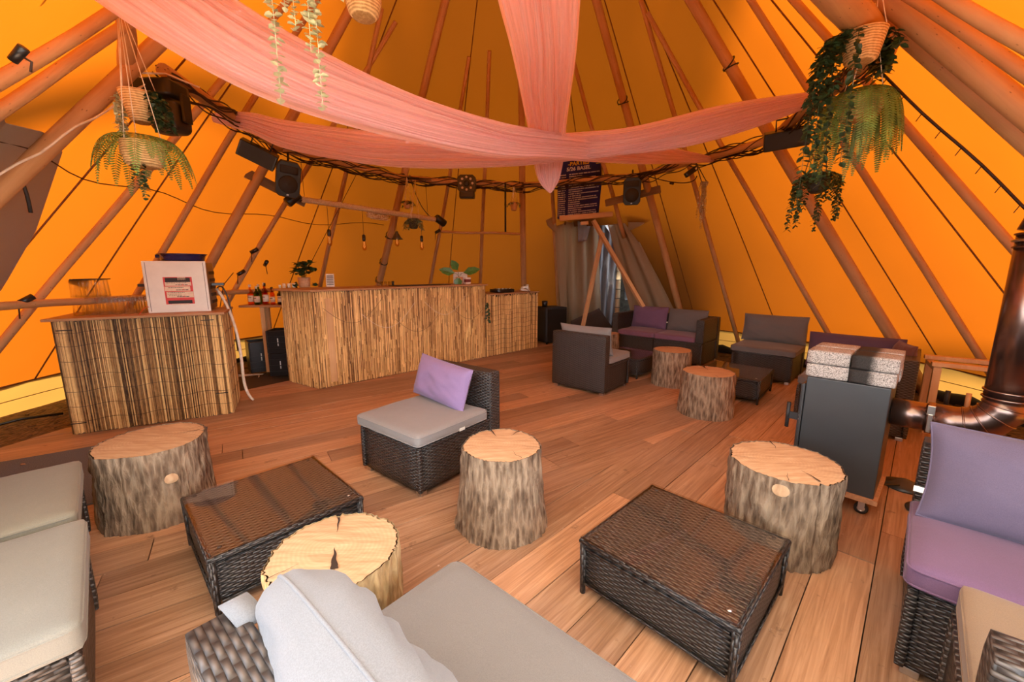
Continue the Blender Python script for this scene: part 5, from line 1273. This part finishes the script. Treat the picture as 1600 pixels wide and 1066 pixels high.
for s, p, dz in ((-1, Vector((0, 0, 0)), 0), (1, b-a, 0)):
    mb = MB(); q = p+dd*s*.09+Vector((0, 0, -.01)); M = Vector((dd.x*s, dd.y*s, -.55 if s > 0 else -.9)).to_track_quat('Z', 'Y').to_matrix()
    mb.lathe([(.045, -.09), (.055, -.07), (.055, .07), (.048, .08), (.0001, .078)], 20, q, M=M); o = mb.build('end_lamp', BLACKP, t)
    mb = MB(); mb.lathe([(.03, -.03), (.032, .03)], 12, p+dd*s*.01, M=dd.to_track_quat('Z', 'Y').to_matrix()); mb.build('lamp_mount', BLACKM, o)
mb = MB(); mb.tube([Vector((0.03, .03, 0)), Vector((.03, .0, .95))], .003, 4); mb.tube([b-a-dd*.12, b-a-dd*.16+Vector((0, .1, .53))], .003, 4); mb.build('suspension_wire', WIRE, t)
mb = MB(); mb.tube(bez(b-a, b-a-dd*.25+Vector((0, 0, .05)), b-a-dd*.42+Vector((0, .15, .56)), 14), .006, 5); mb.build('feed_cable', BLACKP, t)
# bulbs
def bulb(label, x, y, zt, z, shade=False, sc=1.0):
    t = thing('pendant_bulb', label, 'lamp', (x, y, z), 0, 'filament bulbs over the bar')
    mb = MB(); mb.tube([(0, 0, .0), (0, 0, zt-z)], .0028, 5); mb.build('cord', WIRE, t)
    mb = MB(); mb.lathe([(.018, -.08), (.021, -.075), (.021, -.01), (.008, .0)], 16); mb.build('socket', BLACKP, t)
    mb = MB(); mb.lathe([(.013, -.08), (.018, -.10), (.031, -.155), (.030, -.175), (.018, -.195), (.0001, -.20)], 20); gb = mb.build('bulb_glass', BULBG, t)
    mb = MB(); mb.tube([(-.006, 0, -.09), (-.008, 0, -.155), (.0, .004, -.17), (.008, 0, -.155), (.006, 0, -.09)], .0018, 5); mb.build('filament', FILA, gb)
    if shade: mb = MB(); mb.lathe([(.018, .0), (.022, -.02), (.06, -.085), (.085, -.105), (.083, -.106), (.058, -.088)], 24); mb.build('lamp_shade', plain('brown_shade', (.06, .04, .015), .5), t)
P = lambda f: a+dd*((b-a).length*f)
bulb('bare filament bulb hanging lowest, near the clay-potted plant', P(.16).x, P(.16).y, P(.16).z, 1.87)
bulb('bare filament bulb hanging alone in front of the orange canvas', P(.40).x, P(.40).y, P(.40).z, 1.83)
bulb('filament bulb under a dark cone shade', -1.57, 5.73, 2.15, 1.90, True)
bulb('bare filament bulb hanging closest to the end of the rope-wrapped pole', -1.28, 5.95, 2.12, 1.86)
# long cord to plant
mb = MB(); mb.tube([(-2.0, 5.6, 2.64), (-2.62, 5.35, 1.42)], .004, 5); o = mb.build('hanging_wire', WIRE); tag(o, 'thin slanting cord from the ring beam down to the bushy plant on the bar', 'cord')
# clip spots on the slim pole and others
for loc, rz, lab in [(K(-70, 1.62, .13), 20, 'upper black clip lamp on the leaning slim pole'), (K(-66.5, 1.47, .16), -40, 'lower black clip lamp dangling beside the leaning slim pole'), (K(-70.5, 1.35, .13), 60, 'small black clip low on the leaning slim pole'), (K(-23.5, 2.0, .14), 10, 'black clip lamp where the thin rail meets the slim pole'), (K(-104.5, 1.17, .16), 70, 'flat black clip lamp at the photo border in front of the wall rail')]:
    t = thing('clip_lamp', lab, 'lamp', loc, rz); M = RY(60)
    mb = MB(); mb.lathe([(.0001, -.05), (.022, -.05), (.024, .045), (.0001, .045)], 14, M=M); mb.build('lamp_head', BLACKP, t)
    mb = MB(); mb.tube([(0, 0, .0), (-.04, .01, -.03), (-.045, .02, -.14)], .005, 5); mb.build('cable', WIRE, t)
t = thing('clip_lamp', 'black clip hanging on the high canvas at the frame corner', 'lamp', (-1.66, 1.52, 2.11)); mb = MB(); mb.lathe([(.0001, -.03), (.014, -.03), (.016, .03), (.0001, .03)], 12, M=RY(50)); mb.build('lamp_head', BLACKP, t); mb = MB(); mb.tube([(0, 0, 0), (.03, .01, -.02), (.02, .01, -.05)], .004, 5); mb.build('cable', WIRE, t)
mb = MB(); mb.tube(bez((-2.83, 2.42, 1.98), (-2.78, 2.46, 1.94), (-2.80, 2.47, 1.72), 8), .009, 6); o = mb.build('black_strap', BLACKM); tag(o, 'short black strap dangling from the thickest pole in front of the taupe shade patch', 'strap')
# wires along the canvas
mb = MB(); P_ = []
for az in range(-126, -37, 3): P_.append(K(az, 2.03+.03*math.sin(az*.25)-.02*math.cos(az*.09), .028))
mb.tube(P_, .0045, 5); o = mb.build('wall_wire', WIRE); tag(o, 'thin brown wire sagging across the orange canvas above the counters', 'wire')
mb = MB(); P_ = [K(-128+.55*i, 1.62+.05*i+.015*math.sin(i*1.3), .17+.008*math.sin(i)) for i in range(20)]; mb.tube(P_+[Vector((-2.35, 2.74, 2.58)), Vector((-2.2, 2.85, 2.62)), Vector((-2.1, 3.0, 2.60))], .006, 7); o = mb.build('white_cable', CORD); tag(o, 'white cable strapped along the thickest pole up to the ring', 'cable')
mb = MB()
pts = [K(121.2+.3*math.sin(i*1.1), 1.2+.11*i, .22) for i in range(15)]; mb.tube(pts, .008, 5)
for i in range(1, 14, 1): mb.tube([pts[i], pts[i]+Vector((-.03, .0, -.045))], .003, 4)
o = mb.build('string_light', WIRE); tag(o, 'string light with tiny dark bulbs strapped along the heavy pole above the stove', 'string light')
mb = MB()
for k in range(26): 
    a_ = random.uniform(0, 1); p_ = Vector((2.05, 2.75, 2.66)).lerp(Vector((2.32, 3.25, 2.62)), a_); mb.tube([p_, p_+Vector((random.uniform(-.12, .02), random.uniform(-.1, .1), random.uniform(-.14, -.02)))], .004, 4)
o = mb.build('bulb_string', WIRE); tag(o, 'spiky coil of dark string lights round the beam above the upper fern basket', 'string light')
# ================================================================ EASEL AND POSTER
t = thing('easel', 'tall pale timber easel holding up the navy party poster', 'easel', (1.2, 6.95, 0)); o0 = Vector((1.2, 6.95, 0))
def bar(name, a_, b_, w_, d_, par, mat=TIMBER):
    a_, b_ = Vector(a_), Vector(b_); L = (b_-a_).length; mb = MB(); mb.box((0, 0, L/2), (w_, d_, L)); o = mb.build(name, mat, par, .003); o.location = a_-o0; o.rotation_mode = 'QUATERNION'; o.rotation_quaternion = (b_-a_).to_track_quat('Z', 'Y'); return o
bar('ledge', (.745, 6.62, 2.17), (1.565, 6.62, 2.235), .09, .075, t)
bar('leg', (1.28, 6.68, 2.15), (2.73, 7.0, .0), .075, .055, t); bar('leg', (1.46, 6.78, 1.97), (1.22, 7.35, .0), .06, .05, t)
bar('support_block', (1.08, 6.66, 2.10), (1.20, 6.66, 2.11), .06, .05, t)
yaw, rl = math.radians(2), math.radians(7)
ps = thing('poster', 'navy party poster with yellow and white lettering and a round yellow emblem', 'poster', (1.01, 6.415, 2.595)); ps.rotation_euler = (math.radians(38.5), -rl, yaw)
PW, PH = .66, .98
mb = MB(); mb.box((0, 0, 0), (PW, .012, PH)); mb.build('board', POSTER, ps)
def text_mesh(body, size, mat, par, x, z, ext=.001, bold=.0):
    cu = bpy.data.curves.new('t', 'FONT'); cu.body = body; cu.size = size; cu.extrude = ext; cu.offset = bold; cu.align_x = 'LEFT'; cu.resolution_u = 2
    ob = bpy.data.objects.new('t', cu); C.objects.link(ob); bpy.context.view_layer.update()
    me = bpy.data.meshes.new_from_object(ob.evaluated_get(bpy.context.evaluated_depsgraph_get())); bpy.data.objects.remove(ob); bpy.data.curves.remove(cu)
    o = bpy.data.objects.new('lettering', me); C.objects.link(o); me.materials.clear(); me.materials.append(mat); o.parent = par; o.location = (x, -.008, z); o.rotation_euler = (PI/2, 0, 0); return o
text_mesh('-PARTIES', .078, YEL, ps, -.185, .355, bold=.0022); text_mesh('5/26 BASEL', .074, WHT, ps, -.205, .280, bold=.0022)
mb = MB(); mb.tube([(.265+.042*math.cos(k*PI/12), -.009, .405+.042*math.sin(k*PI/12)) for k in range(24)], .006, 5, closed=True); mb.tube([(.247, -.009, .428), (.25, -.009, .395), (.265, -.009, .385), (.28, -.009, .395), (.283, -.009, .428)], .0055, 5); mb.box((.265, -.009, .345), (.09, .002, .006)); mb.build('emblem', YEL, ps)
ra = random.Random(2); zr = .225
for k in range(20):
    mb = MB(); x = -.33
    def run(x0_, x1_, hh):
        x = x0_
        while x < x1_: w_ = ra.uniform(.010, .017); mb.box((x+w_/2, -.0075, zr), (w_, .002, hh)); x += w_+(.004 if ra.random() < .82 else .012)
    run(-.325, -.225, .015); run(-.165, (.27, .03, .22, .28, .10, .00, .26, .28, .03, .28, .03, .26, .28, .02, .02, .27, .28, .03, .26, .28)[k], .016); mb.build('schedule_row', WHT, ps); zr -= .0345
mb = MB(); mb.box((.26, -.0075, -.455), (.05, .002, .014)); mb.box((-.02, -.0075, -.462), (.42, .002, .007)); mb.build('footer_print', WHT, ps)
# ================================================================ ENTRANCE CLOTHS
def curtain(name, label, cat, C4, mat, folds, amp, pinch=None, seed=0, nx=44, nz=30):
    """C4: top-left, top-right, bottom-right, bottom-left"""
    tl, tr, br, bl = map(Vector, C4); mb = MB(); vs = []
    nrm = (tr-tl).cross(bl-tl).normalized()
    for j in range(nz+1):
        v = j/nz
        for i in range(nx+1):
            u = i/nx; uu = u
            if pinch: pu, pv, k = pinch; d = math.exp(-((v-pv)/.28)**2); uu = u+(pu-u)*d*k
            p = tl.lerp(tr, uu).lerp(bl.lerp(br, uu), v); p += nrm*(amp*math.sin(u*folds*2*PI+seed+v*1.2)+amp*.8*noise.noise(Vector((u*3+seed, v*3, 1)))); vs.append(p)
    mb.add(vs, [(j*(nx+1)+i, j*(nx+1)+i+1, (j+1)*(nx+1)+i+1, (j+1)*(nx+1)+i) for j in range(nz) for i in range(nx)], True)
    o = mb.build(name, mat); m = o.modifiers.new('t', 'SOLIDIFY'); m.thickness = .004; return tag(o, label, cat)
curtain('tent_flap', 'beige tent door cloth gathered by a tie at the entrance', 'door flap', [(.86, 7.02, 2.17), (1.42, 7.0, 2.17), (1.80, 8.2, .50), (1.15, 8.2, .22)], TAUPE, 3, .035, None, 1)
curtain('tent_flap', 'narrow taupe strip along the left jamb of the entrance', 'door flap', [(.70, 6.98, 2.10), (.86, 6.96, 2.12), (1.16, 8.25, .0), (1.04, 8.25, .0)], TAUPE, 1, .012, None, 3)
curtain('tent_flap', 'taupe strip sweeping from the right jamb down to the plum sofa', 'door flap', [(1.56, 6.84, 2.12), (1.83, 6.66, 2.12), (3.05, 7.15, .35), (2.3, 7.6, .35)], TAUPE, 2.5, .035, None, 5)
curtain('tent_flap', 'small taupe pointed patch left of the entrance', 'patch', [(.56, 7.02, 2.19), (.72, 6.98, 2.26), (.74, 7.02, 1.98), (.60, 7.06, 2.10)], TAUPE, .5, .002, None, 7, 6, 4)
curtain('tent_flap', 'small taupe pointed patch right of the entrance', 'patch', [(1.80, 6.62, 2.28), (2.12, 6.42, 2.16), (2.0, 6.52, 2.06), (1.84, 6.66, 1.98)], TAUPE, .5, .002, None, 8, 6, 4)
curtain('grey_curtain', 'grey blanket curtain hanging in the entrance behind the easel', 'curtain', [(1.38, 7.30, 2.15), (1.90, 7.3, 2.15), (2.12, 8.5, .15), (1.62, 8.5, .15)], GREYCLOTH, 4, .035, None, 2)
curtain('grey_cloth', 'grey crumpled cloth over the top of the entrance beside the easel ledge', 'cloth', [(1.08, 6.98, 2.17), (1.32, 6.98, 2.17), (1.24, 7.0, 1.86), (1.10, 7.0, 1.84)], GREYCLOTH, 2, .012, None, 4, 12, 8)
curtain('grey_cloth', 'grey cloth strip sloping behind the easel leg at the top of the entrance', 'cloth', [(1.48, 6.98, 2.18), (1.66, 6.98, 2.18), (1.86, 6.95, 1.84), (1.74, 6.97, 1.80)], GREYCLOTH, 1, .01, None, 6, 12, 8)
curtain('ground_cloth', 'dark brown groundsheet edge across the lower entrance', 'cloth', [(1.14, 7.86, .40), (1.66, 7.78, .66), (1.98, 7.9, .25), (1.14, 7.95, .03)], DARKV, 1, .01, None, 6, 10, 6)
t = thing('bamboo_post', 'pale jointed bamboo post standing in the entrance', 'post', (2.00, 7.75, 0))
mb = MB(); pts = []; rs = []
for k in range(11): z = .17*k; pts += [(0, 0, z), (0, 0, z+.012), (0, 0, z+.155)]; rs += [.05, .046, .044]
mb.tube(pts, rs, 12); mb.build('stem', plain('bamboo', (.36, .25, .13), .6), t)
for k in range(1, 11): mb = MB(); mb.tube([(.049*math.cos(q*PI/8), .049*math.sin(q*PI/8), .17*k) for q in range(16)], .006, 5, closed=True); mb.build('node_band', BLACKM, t)
mb = MB(); vs = []; n, m = 26, 22
for j in range(m+1):
    v = j/m; rr = .06+.20*math.sin(PI*min(1, v*.62+.05))*(1 if v < .72 else 1-(v-.72)*.8)
    for i in range(n): a_ = 2*PI*i/n; q = rr*(1+.16*math.sin(a_*5+v*3)+.1*noise.noise(Vector((a_, v*4, 3)))); vs.append((q*math.cos(a_), q*.45*math.sin(a_), -1.15*v))
mb.add(vs, [(j*n+i, j*n+(i+1) % n, (j+1)*n+(i+1) % n, (j+1)*n+i) for j in range(m) for i in range(n)]+[tuple(range(n)), tuple(m*n+i for i in range(n-1, -1, -1))], True)
o = mb.build('black_coat', F_BLACK); o.location = (2.42, 8.0, 1.95); tag(o, 'black coat hanging in the entrance behind the easel leg', 'coat')
# ================================================================ ODDS AND ENDS
mb = MB(); r_ = 34; d_ = Vector((math.cos(math.radians(r_)), math.sin(math.radians(r_)))); n_ = Vector((-d_.y, d_.x)); A_ = Vector((-3.24, 3.12))-d_*1.9; B_ = Vector((-3.24, 3.12))+d_*.62
mb.prism([(A_.x, A_.y), (A_.x-n_.x*-1*-.0, A_.y), (B_.x, B_.y), (B_.x-n_.x*-.0, B_.y)], 0, .001) if False else None
pl = [A_, A_-n_*1.12, B_-n_*1.12, B_]; mb.prism([(p.x, p.y) for p in pl], .002, .009); o = mb.build('carpet', CARPET); tag(o, 'dark grey carpet strip on the boards beside the low reed counter', 'carpet')
for k, (x, y, s, lab) in enumerate([(-3.62, 2.62, .05, 'larger dry leaf lying on the grey carpet'), (-3.52, 2.72, .035, 'smaller dry leaf lying on the grey carpet'), (-2.28, 2.12, .05, 'curled brown leaf on the boards beside the wide log'), (-2.36, 1.98, .04, 'bark shaving on the boards behind the cream cushion')]):
    mb = MB(); mb.leaf((0, 0, .004), (.8, .3, .1), (0, 0, 1), s, s*.6, .3); mb.leaf((.01, 0, .006), (-.3, .8, .2), (0, 0, 1), s*.6, s*.4, .3); o = mb.build('dry_leaf', PLY); o.location = (x, y, .010 if k < 2 else .004); tag(o, lab, 'leaf')
# wooden rack by the flue
rk = thing('wooden_rack', 'orange-lit wooden rack frame standing behind the flue pipe', 'rack', (3.95, 3.25, 0), -38)
for (x, y, z, dx, dy, dz, nm) in [(-.35, -.15, .28, .05, .05, .60, 'post'), (.35, -.15, .28, .05, .05, .60, 'post'), (-.35, .2, .28, .05, .05, .60, 'post'), (.35, .2, .28, .05, .05, .60, 'post'), (0, -.15, .61, .78, .07, .035, 'rail'), (0, .2, .61, .78, .07, .035, 'rail'), (-.35, .02, .57, .05, .36, .035, 'rail'), (.35, .02, .57, .05, .36, .035, 'rail'), (-.35, .02, .12, .04, .34, .04, 'rail'), (.35, .02, .12, .04, .34, .04, 'rail')]:
    mb = MB(); mb.box((x, y, z+.0), (dx, dy, dz)); mb.build(nm, TIMBER, rk, .003)
tl_ = [(3.02, 2.72, 'slim black fire poker leaning beside the stove armchair', BLACKM), (3.10, 2.66, 'fire shovel handle with pale grip behind the purple pillow', TIMBER)]
for x, y, lab, mt in tl_:
    t = thing('fire_tool', lab, 'tool', (x, y, 0)); mb = MB(); mb.tube([(0, 0, .02), (.02, .02, .46)], .008, 8); mb.build('rod', BLACKM, t); mb = MB(); mb.tube([(.02, .02, .46), (.026, .026, .56)], .014, 8); mb.build('grip', mt, t)
    mb = MB(); mb.box((0, 0, .01), (.07, .05, .02)); mb.build('blade', BLACKM, t, .003)
t = thing('lamp_base', 'round dark metal disc base with a cable on the boards behind the purple pillow', 'base', (2.56, 2.46, 0))
mb = MB(); mb.lathe([(.11, 0), (.115, .008), (.06, .02), (.03, .045), (.0001, .05)], 28); mb.build('disc', GREYM, t); mb = MB(); mb.tube(bez((-.05, -.02, .02), (-.2, -.05, .05), (-.40, -.02, .006), 10), .005, 5); mb.build('cable', BLACKP, t)
mb = MB(); mb.lathe([(.12, 0), (.125, .008), (.10, .016), (.0001, .018)], 28); o = mb.build('metal_disc', GREYM); o.location = (2.44, 2.15, 0); tag(o, 'flat dark metal disc on the boards just behind the purple pillow', 'disc')
mb = MB(); mb.tube([(-4.9, 3.35, -.05), (-4.75, 3.75, -.03), (-4.55, 3.95, -.045)], .014, 7); o = mb.build('black_hose', BLACKP); tag(o, 'short piece of black hose on the bark mulch behind the low counter', 'hose')
# black weighting along the foot of the canvas on the stove side
mb = MB(); mb.tube([K(a_, -.02+.015*math.sin(a_*1.3), .10+.02*math.sin(a_*.9)) for a_ in range(48, 112, 2)], [.06+.02*math.sin(k*1.7) for k in range(32)], 8); o = mb.build('black_sheeting', F_BLACK); tag(o, 'crumpled black sheeting along the foot of the orange canvas behind the sofas', 'sheeting')
mb = MB(); mb.tube([K(a_, -.02+.015*math.sin(a_*1.3), .10+.02*math.sin(a_*.9)) for a_ in range(-76, -52, 2)], [.05+.02*math.sin(k*1.7) for k in range(12)], 8); o = mb.build('black_sheeting', F_BLACK); tag(o, 'crumpled black sheeting on the ground in the gap between the two reed counters', 'sheeting')
# ================================================================ UNSEEN TREES BEYOND THE OPEN FRONT (added to shade the upper tent)
for k, (x, y, h, R, lab) in enumerate([(-3.4, -13.0, 25.5, 2.3, 'added tall shade tree outside the open front, on the counter side'), (.1, -13.6, 25.6, 2.5, 'added tall shade tree outside straight behind the open front'), (3.7, -12.8, 25.3, 2.3, 'added tall shade tree outside the open front, on the stove side')]):
    t = thing('tree', lab, 'tree', (x, y, -.12), 0, 'added shade trees outside the open front'); mb = MB(); mb.tube([(0, 0, 0), (.1, 0, h*.4), (0, .1, h*.82)], [.28, .2, .08], 10); mb.build('trunk', BARK, t)
    lf = MB(); ra = random.Random(80+k)
    for i in range(1500):
        u = Vector((ra.gauss(0, 1), ra.gauss(0, 1), ra.gauss(0, 1))).normalized()*ra.random()**.4; p = Vector((u.x*R, u.y*R, h*.88+u.z*R*.95)); lf.leaf(p, (ra.uniform(-1, 1), ra.uniform(-1, 1), ra.uniform(-1, 1)), (ra.uniform(-1, 1), ra.uniform(-1, 1), 1), .34, .24)
    lf.build('crown', LEAF, t)
